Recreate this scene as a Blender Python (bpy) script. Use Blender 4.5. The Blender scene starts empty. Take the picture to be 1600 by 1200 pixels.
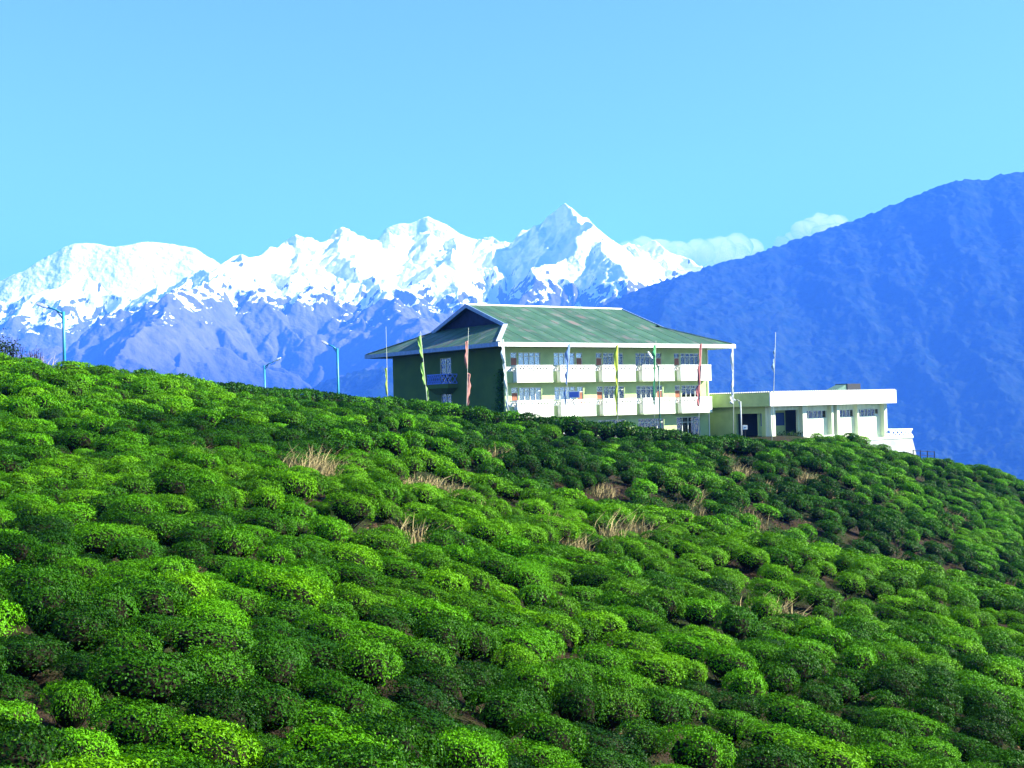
import bpy, bmesh, math, random
import numpy as np
from mathutils import Matrix, Vector

random.seed(7)
rng = np.random.default_rng(11)
sc = bpy.context.scene
COL = sc.collection

# ------------------------------------------------------------------ camera
FPX, PITCH, ROLL = 2100.0, 0.0195, 0.0252            # focal length in 1600-px units
cam_d = bpy.data.cameras.new('camera')
cam_d.sensor_width = 36.0
cam_d.lens = 36.0 * FPX / 1600.0
cam_d.clip_start = 0.1
cam_d.clip_end = 60000
cam = bpy.data.objects.new('camera', cam_d)
COL.objects.link(cam)
sc.camera = cam
_f = Vector((0, math.cos(PITCH), math.sin(PITCH)))
_r0 = Vector((1, 0, 0))
_u0 = Vector((0, -math.sin(PITCH), math.cos(PITCH)))
CR = _r0 * math.cos(ROLL) - _u0 * math.sin(ROLL)
CU = _r0 * math.sin(ROLL) + _u0 * math.cos(ROLL)
cam.matrix_world = Matrix(((CR.x, CU.x, -_f.x, 0), (CR.y, CU.y, -_f.y, 0), (CR.z, CU.z, -_f.z, 0), (0, 0, 0, 1)))

# ------------------------------------------------------------------ light
SUN_AZ, SUN_EL = 92.0, 33.0                          # azimuth clockwise from the view direction (+Y)
world = bpy.data.worlds.new('World')
sc.world = world
world.use_nodes = True
wn = world.node_tree
wn.nodes.clear()
w_out = wn.nodes.new('ShaderNodeOutputWorld')
w_bg = wn.nodes.new('ShaderNodeBackground')
w_sky = wn.nodes.new('ShaderNodeTexSky')
w_sky.sky_type = 'NISHITA'
w_sky.sun_disc = False
w_sky.sun_elevation = math.radians(SUN_EL)
w_sky.sun_rotation = math.radians(SUN_AZ)
w_sky.altitude = 3000
w_sky.air_density = 1.0
w_sky.dust_density = 0.0
w_sky.ozone_density = 7.0
w_bg.inputs['Strength'].default_value = 0.072
w_tint = wn.nodes.new('ShaderNodeMix'); w_tint.data_type = 'RGBA'; w_tint.blend_type = 'MULTIPLY'
w_tint.inputs[0].default_value = 1.0
w_tint.inputs[7].default_value = (1.22, 1.24, 1.0, 1)
wn.links.new(w_sky.outputs[0], w_tint.inputs[6])
wn.links.new(w_tint.outputs[2], w_bg.inputs[0])
wn.links.new(w_bg.outputs[0], w_out.inputs[0])

sun_d = bpy.data.lights.new('sun', 'SUN')
sun_d.energy = 5.0
sun_d.angle = math.radians(0.5)
sun_d.color = (1.0, 0.95, 0.86)
sun = bpy.data.objects.new('sun', sun_d)
COL.objects.link(sun)
_a, _e = math.radians(SUN_AZ), math.radians(SUN_EL)
SUN_DIR = Vector((math.sin(_a) * math.cos(_e), math.cos(_a) * math.cos(_e), math.sin(_e)))
sun.rotation_euler = SUN_DIR.to_track_quat('Z', 'Y').to_euler()
sun.location = (60, -40, 60)

sc.view_settings.view_transform = 'Standard'
sc.view_settings.look = 'None'
sc.view_settings.gamma = 1.0
sc.view_settings.use_curve_mapping = False
sc.view_settings.exposure = 2.25
sc.cycles.volume_bounces = 2
sc.cycles.max_bounces = 8
sc.cycles.transparent_max_bounces = 12

# ------------------------------------------------------------------ helpers
def ray(px, py):
    d = _f * FPX + CR * (px - 800) + CU * (600 - py)
    return d / d.y                                     # one metre of depth (world Y)

def at(px, py, depth):
    return ray(px, py) * depth

def proj(P):
    """world points (n,3) -> px, py, depth"""
    P = np.asarray(P, float)
    d = P @ np.array(_f)
    return 800 + FPX * (P @ np.array(CR)) / d, 600 - FPX * (P @ np.array(CU)) / d, d

def hash2(ix, iy, seed):
    h = (ix.astype(np.int64) * 374761393 + iy.astype(np.int64) * 668265263 + seed * 974634777) & 0x7fffffff
    h = ((h ^ (h >> 13)) * 1274126177) & 0x7fffffff
    return ((h ^ (h >> 16)) & 0xffff) / 65535.0

def vnoise(x, y, seed=0):
    x = np.asarray(x, float); y = np.asarray(y, float)
    ix = np.floor(x); iy = np.floor(y)
    fx = x - ix; fy = y - iy
    fx = fx * fx * fx * (fx * (fx * 6 - 15) + 10); fy = fy * fy * fy * (fy * (fy * 6 - 15) + 10)
    a = hash2(ix, iy, seed); b = hash2(ix + 1, iy, seed); c = hash2(ix, iy + 1, seed); d = hash2(ix + 1, iy + 1, seed)
    return (a * (1 - fx) + b * fx) * (1 - fy) + (c * (1 - fx) + d * fx) * fy

def fbm(x, y, octv=5, seed=0, gain=0.5):
    s = 0; a = 1; t = 0
    for k in range(octv):
        c, n = math.cos(k * 0.7), math.sin(k * 0.7)
        s = s + a * vnoise((x * c - y * n) * 2 ** k, (x * n + y * c) * 2 ** k, seed + k); t += a; a *= gain
    return s / t

def ridged(x, y, octv=5, seed=0, gain=0.5):
    s = 0; a = 1; t = 0; w = 1
    for k in range(octv):
        c, n = math.cos(k * 0.9), math.sin(k * 0.9)
        v = 1 - np.abs(2 * vnoise((x * c - y * n) * 2 ** k, (x * n + y * c) * 2 ** k, seed + k) - 1)
        v = v * v
        s = s + a * v * w; t += a; a *= gain
        w = np.clip(v * 1.6, 0, 1)
    return s / t

def smooth(a, b, x):
    t = np.clip((x - a) / (b - a), 0, 1)
    return t * t * (3 - 2 * t)

# ---- materials
MATS = {}
def mat(name, rgb, rough=0.8, spec=0.3, var=0.0, scale=6.0, rgb2=None, bump=0.0, bscale=40.0, obj_var=0.0, metal=0.0, lo=0.35, hi=0.65, coords='Object', stretch=(1, 1, 1)):
    """a plain Principled surface; rgb/rgb2 mixed by noise, brightness varied per object"""
    if name in MATS:
        return MATS[name]
    m = bpy.data.materials.new(name); m.use_nodes = True
    nt = m.node_tree; N = nt.nodes; L = nt.links
    b = N['Principled BSDF']
    b.inputs['Roughness'].default_value = rough
    b.inputs['Specular IOR Level'].default_value = spec
    b.inputs['Metallic'].default_value = metal
    tc = N.new('ShaderNodeTexCoord')
    mp = N.new('ShaderNodeMapping'); mp.inputs['Scale'].default_value = stretch
    L.new(tc.outputs[coords], mp.inputs[0])
    nz = N.new('ShaderNodeTexNoise'); nz.inputs['Scale'].default_value = scale; nz.inputs['Detail'].default_value = 5
    L.new(mp.outputs[0], nz.inputs['Vector'])
    mr = N.new('ShaderNodeMapRange'); mr.inputs[1].default_value = lo; mr.inputs[2].default_value = hi
    L.new(nz.outputs[0], mr.inputs[0])
    mx = N.new('ShaderNodeMix'); mx.data_type = 'RGBA'
    mx.inputs[6].default_value = (*rgb, 1)
    r2 = rgb2 if rgb2 else tuple(c * (1 - var) for c in rgb)
    mx.inputs[7].default_value = (*r2, 1)
    L.new(mr.outputs[0], mx.inputs[0])
    out = mx.outputs[2]
    if obj_var:
        oi = N.new('ShaderNodeObjectInfo')
        hs = N.new('ShaderNodeHueSaturation')
        m2 = N.new('ShaderNodeMapRange'); m2.inputs[3].default_value = 1 - obj_var; m2.inputs[4].default_value = 1 + obj_var
        L.new(oi.outputs['Random'], m2.inputs[0]); L.new(m2.outputs[0], hs.inputs['Value']); L.new(out, hs.inputs['Color'])
        out = hs.outputs[0]
    L.new(out, b.inputs['Base Color'])
    if bump:
        nb = N.new('ShaderNodeTexNoise'); nb.inputs['Scale'].default_value = bscale; nb.inputs['Detail'].default_value = 4
        L.new(mp.outputs[0], nb.inputs['Vector'])
        bp = N.new('ShaderNodeBump'); bp.inputs['Strength'].default_value = bump; bp.inputs['Distance'].default_value = 0.05
        L.new(nb.outputs[0], bp.inputs['Height']); L.new(bp.outputs[0], b.inputs['Normal'])
    MATS[name] = m
    return m

def newobj(name, me, parent=None, m=None):
    o = bpy.data.objects.new(name, me)
    COL.objects.link(o)
    if m is not None and me is not None:
        me.materials.clear(); me.materials.append(m)
    if parent is not None:
        o.parent = parent
    return o

def tag(o, label, cat, group=None):
    o['label'] = label; o['category'] = cat
    if group:
        o['group'] = group
    return o

def empty(name, loc, rz=0.0):
    o = bpy.data.objects.new(name, None)
    COL.objects.link(o)
    o.location = loc; o.rotation_euler = (0, 0, rz)
    o.empty_display_size = 0.3
    return o

class MB:
    """collects simple shapes into one mesh"""
    def __init__(s):
        s.v = []; s.f = []
    def box(s, x0, x1, y0, y1, z0, z1):
        n = len(s.v)
        s.v += [(x0, y0, z0), (x1, y0, z0), (x1, y1, z0), (x0, y1, z0), (x0, y0, z1), (x1, y0, z1), (x1, y1, z1), (x0, y1, z1)]
        s.f += [tuple(n + i for i in q) for q in ((0, 3, 2, 1), (4, 5, 6, 7), (0, 1, 5, 4), (1, 2, 6, 5), (2, 3, 7, 6), (3, 0, 4, 7))]
        return s
    def prism(s, bottom, top):
        """two closed loops with the same vertex count"""
        n = len(s.v); k = len(bottom)
        s.v += [tuple(p) for p in bottom] + [tuple(p) for p in top]
        s.f.append(tuple(n + i for i in reversed(range(k)))); s.f.append(tuple(n + k + i for i in range(k)))
        for i in range(k):
            j = (i + 1) % k
            s.f.append((n + i, n + j, n + k + j, n + k + i))
        return s
    def bar(s, a, b, w, h=None, up=(0, 0, 1)):
        """a rectangular bar from a to b"""
        h = h or w
        a = Vector(a); b = Vector(b); d = (b - a).normalized(); up = Vector(up)
        if abs(d.dot(up)) > 0.98:
            up = Vector((0, 1, 0))
        x = d.cross(up).normalized() * (w / 2); y = x.cross(d).normalized() * (h / 2)
        q = [-x - y, x - y, x + y, -x + y]
        return s.prism([a + p for p in q], [b + p for p in q])
    def tube(s, pts, radii, seg=8, cap=True):
        pts = [Vector(p) for p in pts]; n = len(s.v)
        if not hasattr(radii, '__len__'):
            radii = [radii] * len(pts)
        for i, p in enumerate(pts):
            d = (pts[min(i + 1, len(pts) - 1)] - pts[max(i - 1, 0)]).normalized()
            up = Vector((0, 0, 1)) if abs(d.z) < 0.95 else Vector((0, 1, 0))
            x = d.cross(up).normalized(); y = x.cross(d)
            for k in range(seg):
                t = 2 * math.pi * k / seg
                s.v.append(tuple(p + (x * math.cos(t) + y * math.sin(t)) * radii[i]))
        for i in range(len(pts) - 1):
            for k in range(seg):
                a = n + i * seg + k; b = n + i * seg + (k + 1) % seg
                s.f.append((a, b, b + seg, a + seg))
        if cap:
            s.f.append(tuple(n + k for k in reversed(range(seg))))
            s.f.append(tuple(n + (len(pts) - 1) * seg + k for k in range(seg)))
        return s
    def mesh(s, name):
        me = bpy.data.meshes.new(name)
        me.from_pydata([tuple(v) for v in s.v], [], s.f)
        me.update()
        return me
    def build(s, name, m, parent=None, bevel=0.0, smooth_=False):
        me = s.mesh(name)
        bm = bmesh.new(); bm.from_mesh(me)
        bmesh.ops.recalc_face_normals(bm, faces=bm.faces)
        if bevel:
            bmesh.ops.bevel(bm, geom=bm.edges[:], offset=bevel, segments=1, affect='EDGES')
        bm.to_mesh(me); bm.free()
        if smooth_:
            me.polygons.foreach_set('use_smooth', [True] * len(me.polygons))
        return newobj(name, me, parent, m)

def grid_mesh(name, X, Y, Z, smooth_=True):
    ny, nx = X.shape
    co = np.stack([X, Y, Z], -1).reshape(-1, 3)
    i = np.arange((ny - 1) * (nx - 1)); r = i // (nx - 1); c = i % (nx - 1); a = r * nx + c
    q = np.stack([a, a + 1, a + nx + 1, a + nx], -1)
    me = bpy.data.meshes.new(name)
    me.vertices.add(len(co)); me.vertices.foreach_set('co', co.ravel())
    me.loops.add(q.size); me.loops.foreach_set('vertex_index', q.ravel().astype(np.int32))
    me.polygons.add(len(q)); me.polygons.foreach_set('loop_start', (np.arange(len(q)) * 4).astype(np.int32))
    me.update(calc_edges=True)
    if smooth_:
        me.polygons.foreach_set('use_smooth', np.ones(len(q), bool))
    return me

def add_attr(me, name, vals):
    a = me.attributes.new(name, 'FLOAT', 'POINT')
    a.data.foreach_set('value', np.asarray(vals, np.float32).ravel())

# ================================================================== THE SETTING
# ---- near hill: a smooth surface through measured points (px, py, depth) plus points behind the crests
PTS = [(-150, 1250, 11), (0, 1200, 12.5), (0, 1000, 17), (0, 850, 25), (0, 750, 33), (0, 650, 44), (0, 578, 56), (-200, 540, 58), (-250, 800, 28),
       (300, 1200, 13), (300, 1000, 18), (300, 850, 27), (300, 750, 35), (300, 690, 42), (300, 642, 50), (180, 578, 58), (280, 610, 62),
       (600, 1200, 16), (600, 1000, 22.5), (600, 850, 32), (600, 760, 40), (600, 715, 46), (600, 690, 52), (600, 662, 65),
       (800, 1200, 18), (800, 1000, 26), (800, 870, 36), (800, 790, 44), (800, 764, 50), (1000, 806, 50), (1000, 900, 37), (1000, 1050, 26.5),
       (1200, 1200, 22), (1200, 1000, 31), (1200, 905, 41), (1200, 853, 50), (1400, 899, 52),
       (1600, 1200, 25), (1600, 1100, 30), (1600, 1000, 41), (1600, 946, 54), (1750, 1000, 50), (1800, 1200, 28),
       (800, 740, 60), (1000, 790, 61.5), (1200, 835, 63), (1400, 872, 66), (1600, 922, 70),
       (450, 650, 62), (460, 626, 75), (620, 638, 82), (780, 659, 82), (900, 669, 82), (1000, 682, 82), (1100, 694, 82), (1180, 698, 84),
       (1260, 712, 88), (1350, 722, 95), (1430, 735, 100), (1520, 760, 103), (1600, 794, 105), (1750, 850, 105),
       (800, 700, 70), (1000, 732, 71), (1200, 765, 73), (1400, 795, 80), (1550, 830, 85)]
C = []
for a, b, d in PTS:
    p = at(a, b, d)
    C.append((p.x, p.y, p.z - 0.5))
# gully behind the near spur
for a, d, z in ((600, 56, -1.9), (700, 56, -3.4), (800, 56, -5.3), (1000, 57, -7.4), (1200, 58, -9.0), (1400, 60, -10.8), (1600, 63, -13.0)):
    C.append(((a - 800) / FPX * d, d, z - 0.5))
TERR = -3.66
for x, y in ((-14, 108), (0, 104), (8, 100), (20, 104), (28, 108), (0, 125), (14, 135), (30, 126), (-12, 135), (4, 150), (24, 150), (20, 118), (30, 135)):
    C.append((x, y, TERR))
C += [(31.4, 110, -6.0), (37, 137, -5.2), (41.8, 140, -6.6), (35.5, 125, -6.0), (47, 140, -11), (53, 140, -16), (50, 118, -12.5), (58, 120, -17), (40, 112, -6.6), (45, 155, -16),
      (-30, 92, -1.6), (-22, 100, -3.0), (-45, 90, -0.6), (-34, 115, -5), (-60, 70, 3.0), (-90, 70, 6), (-90, 120, -8), (-40, 160, -18), (0, 190, -22), (40, 190, -24),
      (66, 130, -18), (75, 150, -24), (85, 110, -24), (80, 60, -22), (60, 30, -15), (40, 0, -10), (0, 0, -1.7), (-6, 2, -1.6), (10, 4, -3.2), (-30, 0, 0),
      (0, -25, -2), (-90, -25, 6), (60, -25, -14), (-90, 20, 7), (-40, 30, 1.2), (100, -25, -28), (100, 200, -50), (-90, 200, -40)]
C = np.array(C)
def tps(r2):
    return 0.5 * r2 * np.log(r2 + 1e-9)
_n = len(C)
_A = np.zeros((_n + 3, _n + 3))
_A[:_n, :_n] = tps(((C[:, None, :2] - C[None, :, :2]) ** 2).sum(-1)) + np.eye(_n) * 2.0
_A[:_n, _n] = 1; _A[:_n, _n + 1:] = C[:, :2]; _A[_n, :_n] = 1; _A[_n + 1:, :_n] = C[:, :2].T
_w = np.linalg.solve(_A, np.r_[C[:, 2], 0, 0, 0])
HX0, HX1, HY0, HY1 = -90.0, 100.0, -25.0, 200.0
VALLEY = -500.0
def hill(x, y):
    x = np.asarray(x, float); y = np.asarray(y, float)
    sh = x.shape
    xf = np.clip(x, HX0, HX1).ravel(); yf = np.clip(y, HY0, HY1).ravel()
    out = np.empty(len(xf))
    for i in range(0, len(xf), 20000):
        a = xf[i:i + 20000]; b = yf[i:i + 20000]
        r2 = (a[:, None] - C[None, :, 0]) ** 2 + (b[:, None] - C[None, :, 1]) ** 2
        out[i:i + 20000] = tps(r2) @ _w[:_n] + _w[_n] + _w[_n + 1] * a + _w[_n + 2] * b
    z = out.reshape(sh)
    d = np.hypot(x - np.clip(x, HX0, HX1), y - np.clip(y, HY0, HY1))
    z = z + 0.10 * (fbm(x * 0.9, y * 0.9, 3, 5) - 0.5)
    return z - 0.5 * d
def hz(x, y):
    return float(hill(np.array([x]), np.array([y]))[0])
def hit(px, py, d0=8.0, d1=130.0):
    """first point where the sight line meets the hill"""
    ds = np.linspace(d0, d1, 600)
    r = ray(px, py)
    g = hill(r.x * ds, r.y * ds)
    k = np.argmax(r.z * ds < g)
    d = ds[k] if (r.z * ds < g).any() else d1
    return Vector((r.x * d, d, hz(r.x * d, d)))

def axis(a, b, step, outer):
    core = np.arange(a, b + step / 2, step)
    lo = [a]; s = step
    while lo[-1] > -outer:
        s *= 1.5; lo.append(lo[-1] - s)
    hi = [b]; s = step
    while hi[-1] < outer:
        s *= 1.5; hi.append(hi[-1] + s)
    return np.r_[lo[:0:-1], core, hi[1:]]
gx = axis(HX0, HX1, 0.7, 1600); gy = axis(HY0, HY1, 0.7, 1700)
GX, GY = np.meshgrid(gx, gy)
GZ = np.maximum(hill(GX, GY), VALLEY - 2)

soil = bpy.data.materials.new('soil'); soil.use_nodes = True
def soil_nodes():
    nt = soil.node_tree; N = nt.nodes; L = nt.links; b = N['Principled BSDF']
    b.inputs['Roughness'].default_value = 0.95; b.inputs['Specular IOR Level'].default_value = 0.1
    tc = N.new('ShaderNodeTexCoord')
    n1 = N.new('ShaderNodeTexNoise'); n1.inputs['Scale'].default_value = 3.0; n1.inputs['Detail'].default_value = 8; n1.inputs['Roughness'].default_value = 0.7
    n2 = N.new('ShaderNodeTexNoise'); n2.inputs['Scale'].default_value = 0.35; n2.inputs['Detail'].default_value = 4
    L.new(tc.outputs['Object'], n1.inputs['Vector']); L.new(tc.outputs['Object'], n2.inputs['Vector'])
    c1 = N.new('ShaderNodeValToRGB'); e = c1.color_ramp.elements
    e[0].position = 0.3; e[0].color = (0.011, 0.007, 0.003, 1); e[1].position = 0.75; e[1].color = (0.048, 0.032, 0.017, 1)
    L.new(n1.outputs[0], c1.inputs[0])
    c2 = N.new('ShaderNodeValToRGB'); e = c2.color_ramp.elements
    e[0].position = 0.45; e[0].color = (0, 0, 0, 1); e[1].position = 0.6; e[1].color = (1, 1, 1, 1)
    L.new(n2.outputs[0], c2.inputs[0])
    mx = N.new('ShaderNodeMix'); mx.data_type = 'RGBA'; mx.inputs[7].default_value = (0.016, 0.025, 0.005, 1)
    L.new(c2.outputs[0], mx.inputs[0]); L.new(c1.outputs[0], mx.inputs[6])
    L.new(mx.outputs[2], b.inputs['Base Color'])
    n3 = N.new('ShaderNodeTexNoise'); n3.inputs['Scale'].default_value = 14; n3.inputs['Detail'].default_value = 6
    L.new(tc.outputs['Object'], n3.inputs['Vector'])
    bp = N.new('ShaderNodeBump'); bp.inputs['Distance'].default_value = 0.12; bp.inputs['Strength'].default_value = 0.9
    L.new(n3.outputs[0], bp.inputs['Height']); L.new(bp.outputs[0], b.inputs['Normal'])
soil_nodes()
hill_o = newobj('hillside', grid_mesh('hillside', GX, GY, GZ), None, soil)
hill_o['kind'] = 'structure'

# ---- valley floor reaching to the foot of the range
forest_floor = mat('valley_forest', (0.03, 0.05, 0.022), 1.0, 0.0, rgb2=(0.06, 0.075, 0.04), scale=0.004)
vf = MB()
vf.v = [(-12500, -1900, VALLEY), (12500, -1900, VALLEY), (12500, 13300, VALLEY), (-12500, 13300, VALLEY)]; vf.f = [(0, 1, 2, 3)]
o = vf.build('ground', forest_floor); o['kind'] = 'structure'

# ---- snow range
def sil_interp(pts, px):
    p = np.array(pts, float)
    return np.interp(px, p[:, 0], p[:, 1])
SNOW_SIL = [(-500, 520), (-200, 500), (0, 470), (40, 462), (62, 455), (90, 452), (112, 436), (131, 422), (146, 430), (165, 446), (180, 460), (200, 466), (215, 452), (228, 460),
            (245, 446), (262, 448), (280, 434), (300, 430), (318, 420), (333, 426), (350, 412), (366, 402), (380, 398), (392, 404), (410, 400), (425, 386), (436, 388), (450, 376), (466, 366),
            (480, 372), (492, 370), (504, 380), (516, 376), (528, 360), (541, 354), (556, 360), (575, 371), (592, 372), (610, 362), (640, 366), (668, 360), (700, 372), (722, 368),
            (745, 374), (768, 367), (785, 378), (800, 376), (815, 360), (830, 350), (845, 352), (858, 340), (872, 330), (888, 317), (900, 326), (912, 338), (922, 340), (936, 356), (955, 372),
            (975, 386), (990, 378), (1004, 380), (1020, 369), (1032, 380), (1050, 396), (1080, 404), (1120, 424), (1200, 460), (1400, 520), (1700, 560), (2200, 590)]
DOME_SIL = [(-700, 560), (-300, 500), (-100, 466), (0, 440), (20, 430), (38, 424), (60, 408), (80, 398), (100, 386), (120, 380), (150, 381), (180, 386), (205, 382), (232, 377), (262, 380), (285, 384),
            (305, 388), (318, 398), (335, 406), (360, 425), (420, 450), (540, 430), (580, 390), (592, 372), (602, 358), (620, 350), (640, 349), (655, 344), (668, 337), (682, 344), (700, 352), (720, 366), (745, 374), (800, 420),
            (900, 470), (1500, 560)]

def range_mesh(name, sil, y_crest, depth_front, depth_back, px0, px1, nx, ny, spur, seed, crest_wander, rough, conc):
    px = np.linspace(px0, px1, nx)
    t = np.r_[np.linspace(-1, 0, ny // 6, endpoint=False), np.linspace(0, 1, ny) ** 1.15]
    PX, T = np.meshgrid(px, t)
    yc = y_crest + crest_wander * (fbm(px / 160.0, px * 0 + 3.1, 3, seed) - 0.5) * 2
    X0 = np.empty(nx); Z0 = np.empty(nx)
    py = sil_interp(sil, px)
    for i in range(nx):
        r = ray(px[i], py[i]); X0[i] = r.x * yc[i]; Z0[i] = r.z * yc[i]
    Z0 = Z0 + rough * (fbm(px / 9.0, px * 0 + 1.7, 4, seed + 3) - 0.5)
    Y = np.where(T >= 0, yc[None] - T * depth_front, yc[None] - T * depth_back)
    X = X0[None] * (Y / yc[None]) ** 0.35
    H = (Z0[None] - VALLEY)
    fall = np.where(T >= 0, (1 - np.clip(T, 0, 1)) ** conc, 1 + T * 0.6)
    shear = (Y - yc[None]) * 1.7 * (fbm(X / 1400, Y / 2600, 2, seed + 17) - 0.5) * 2
    XS = X + shear
    wx = XS + 290 * (fbm(X / 620, Y / 620, 3, seed + 11) - 0.5); wy = Y + 290 * (fbm(X / 620, Y / 620, 3, seed + 12) - 0.5)
    amp = smooth(0.0, 0.16, T) * (1 - T) ** 0.6
    R = ridged(wx / 1000.0, wy / 1250.0, 8, seed + 20, 0.52)
    R2 = ridged(wx / 290.0 + wy / 900.0, wy / 380.0 - wx / 700.0, 5, seed + 40, 0.55)
    near = np.exp(-np.clip(T, 0, 1) * 14)
    Z = VALLEY + H * fall + spur * amp * (R - 0.42) + (spur * 0.30) * np.maximum(amp, 0.20 * near * (T > 0)) * (R2 - 0.42)
    Z = np.where(T == 0, Z0[None], Z)
    pxv, _, _ = proj(np.stack([X, Y, Z * 0 + 300.0], -1).reshape(-1, 3))
    lim = np.interp(pxv, px, Z0 / yc).reshape(Z.shape) * Y
    Z = np.where(T > 0, np.minimum(Z, lim - 6 - 30 * np.clip(T, 0, 1)), Z)
    Z = np.maximum(Z, VALLEY - 60)
    return X, Y, Z, T

def mountain_attr(X, Y, Z, line, seed, soft=110.0, gully=1.0, steep=1.0):
    gyv, gxv = np.gradient(Z)
    dx = np.hypot(np.gradient(X, axis=1), np.gradient(Y, axis=1)); dy = np.hypot(np.gradient(X, axis=0), np.gradient(Y, axis=0))
    slope = np.hypot(gxv / (dx + 1e-3), gyv / (dy + 1e-3))
    def blur(a, n):
        for _ in range(n):
            b = np.pad(a, 1, mode='edge')
            a = (b[:-2, 1:-1] + b[2:, 1:-1] + b[1:-1, :-2] + b[1:-1, 2:] + 2 * a) / 6
        return a
    curv = blur(Z, 7) - Z
    curv2 = blur(Z, 30) - Z
    n = fbm(X / 180, Y / 180, 5, seed) - 0.5
    wv = 260 * (fbm(X / 420, Y / 420, 3, seed + 60) - 0.5) * 2
    rib = ridged((X + wv) / 230 + Y / 400, Y / 260 - (X - wv) / 420, 5, seed + 70, 0.6)
    rib2 = ridged(X / 90 - Y / 260, Y / 150 + X / 300, 4, seed + 90, 0.6)
    v = (Z - line) + 360 * n + gully * (curv * 11 + curv2 * 5.0) - steep * ((slope - 0.9) * 200 + 480 * (rib - 0.32) + 380 * (rib2 - 0.32))
    return smooth(-soft, soft, v)

def snow_cover(X, Y, Z):
    def blur(a, n):
        for _ in range(n):
            b = np.pad(a, 1, mode='edge')
            a = (b[:-2, 1:-1] + b[2:, 1:-1] + b[1:-1, :-2] + b[1:-1, 2:] + 2 * a) / 6
        return a
    gy_, gx_ = np.gradient(Z, Y[:, 0], X[0])
    slope = np.hypot(gx_, gy_)
    gul = np.clip(blur(Z, 10) - Z, -25, 25) * 5 + np.clip(blur(Z, 60) - Z, -80, 80) * 2.6
    n = fbm(X / 240, Y / 240, 5, 401) - 0.5
    n2 = fbm(X / 45, Y / 60, 4, 402) - 0.5
    v = (Z - 620) * 2.1 + 400 * n + 230 * n2 + 330 * (fbm(X / 17, Y / 26, 3, 403) - 0.5) + gul - 380 * (slope - 0.95)
    return smooth(-45, 45, v)

def mountain_material(name, rock, rock2, low, use_snow=True):
    m = bpy.data.materials.new(name); m.use_nodes = True
    nt = m.node_tree; N = nt.nodes; L = nt.links; b = N['Principled BSDF']
    b.inputs['Roughness'].default_value = 0.9; b.inputs['Specular IOR Level'].default_value = 0.05
    tc = N.new('ShaderNodeTexCoord')
    n1 = N.new('ShaderNodeTexNoise'); n1.inputs['Scale'].default_value = 0.012; n1.inputs['Detail'].default_value = 8; n1.inputs['Roughness'].default_value = 0.65
    L.new(tc.outputs['Object'], n1.inputs['Vector'])
    mr = N.new('ShaderNodeMapRange'); mr.inputs[1].default_value = 0.35; mr.inputs[2].default_value = 0.65
    L.new(n1.outputs[0], mr.inputs[0])
    mx = N.new('ShaderNodeMix'); mx.data_type = 'RGBA'; mx.inputs[6].default_value = (*rock, 1); mx.inputs[7].default_value = (*rock2, 1)
    L.new(mr.outputs[0], mx.inputs[0])
    at1 = N.new('ShaderNodeAttribute'); at1.attribute_name = 'low'
    mx2 = N.new('ShaderNodeMix'); mx2.data_type = 'RGBA'; mx2.inputs[7].default_value = (*low, 1)
    L.new(at1.outputs['Fac'], mx2.inputs[0]); L.new(mx.outputs[2], mx2.inputs[6])
    out = mx2.outputs[2]
    if use_snow:
        at2 = N.new('ShaderNodeAttribute'); at2.attribute_name = 'snow'
        n2 = N.new('ShaderNodeTexNoise'); n2.inputs['Scale'].default_value = 0.02; n2.inputs['Detail'].default_value = 6; n2.inputs['Roughness'].default_value = 0.7
        L.new(tc.outputs['Object'], n2.inputs['Vector'])
        ad = N.new('ShaderNodeMath'); ad.operation = 'ADD'; L.new(at2.outputs['Fac'], ad.inputs[0])
        sb = N.new('ShaderNodeMath'); sb.operation = 'MULTIPLY_ADD'; sb.inputs[1].default_value = 1.1; sb.inputs[2].default_value = -0.55
        L.new(n2.outputs[0], sb.inputs[0]); L.new(sb.outputs[0], ad.inputs[1])
        st = N.new('ShaderNodeMapRange'); st.inputs[1].default_value = 0.40; st.inputs[2].default_value = 0.60
        L.new(ad.outputs[0], st.inputs[0])
        mx3 = N.new('ShaderNodeMix'); mx3.data_type = 'RGBA'; mx3.inputs[7].default_value = (0.9, 0.92, 0.95, 1)
        L.new(st.outputs[0], mx3.inputs[0]); L.new(out, mx3.inputs[6]); out = mx3.outputs[2]
    L.new(out, b.inputs['Base Color'])
    n3 = N.new('ShaderNodeTexNoise'); n3.inputs['Scale'].default_value = 0.015; n3.inputs['Detail'].default_value = 8
    L.new(tc.outputs['Object'], n3.inputs['Vector'])
    bp = N.new('ShaderNodeBump'); bp.inputs['Distance'].default_value = 60; bp.inputs['Strength'].default_value = 0.5
    L.new(n3.outputs[0], bp.inputs['Height']); L.new(bp.outputs[0], b.inputs['Normal'])
    return m
m_range = mountain_material('snow_range_rock', (0.075, 0.075, 0.08), (0.125, 0.12, 0.115), (0.04, 0.043, 0.038))
m_dome = m_range

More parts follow.
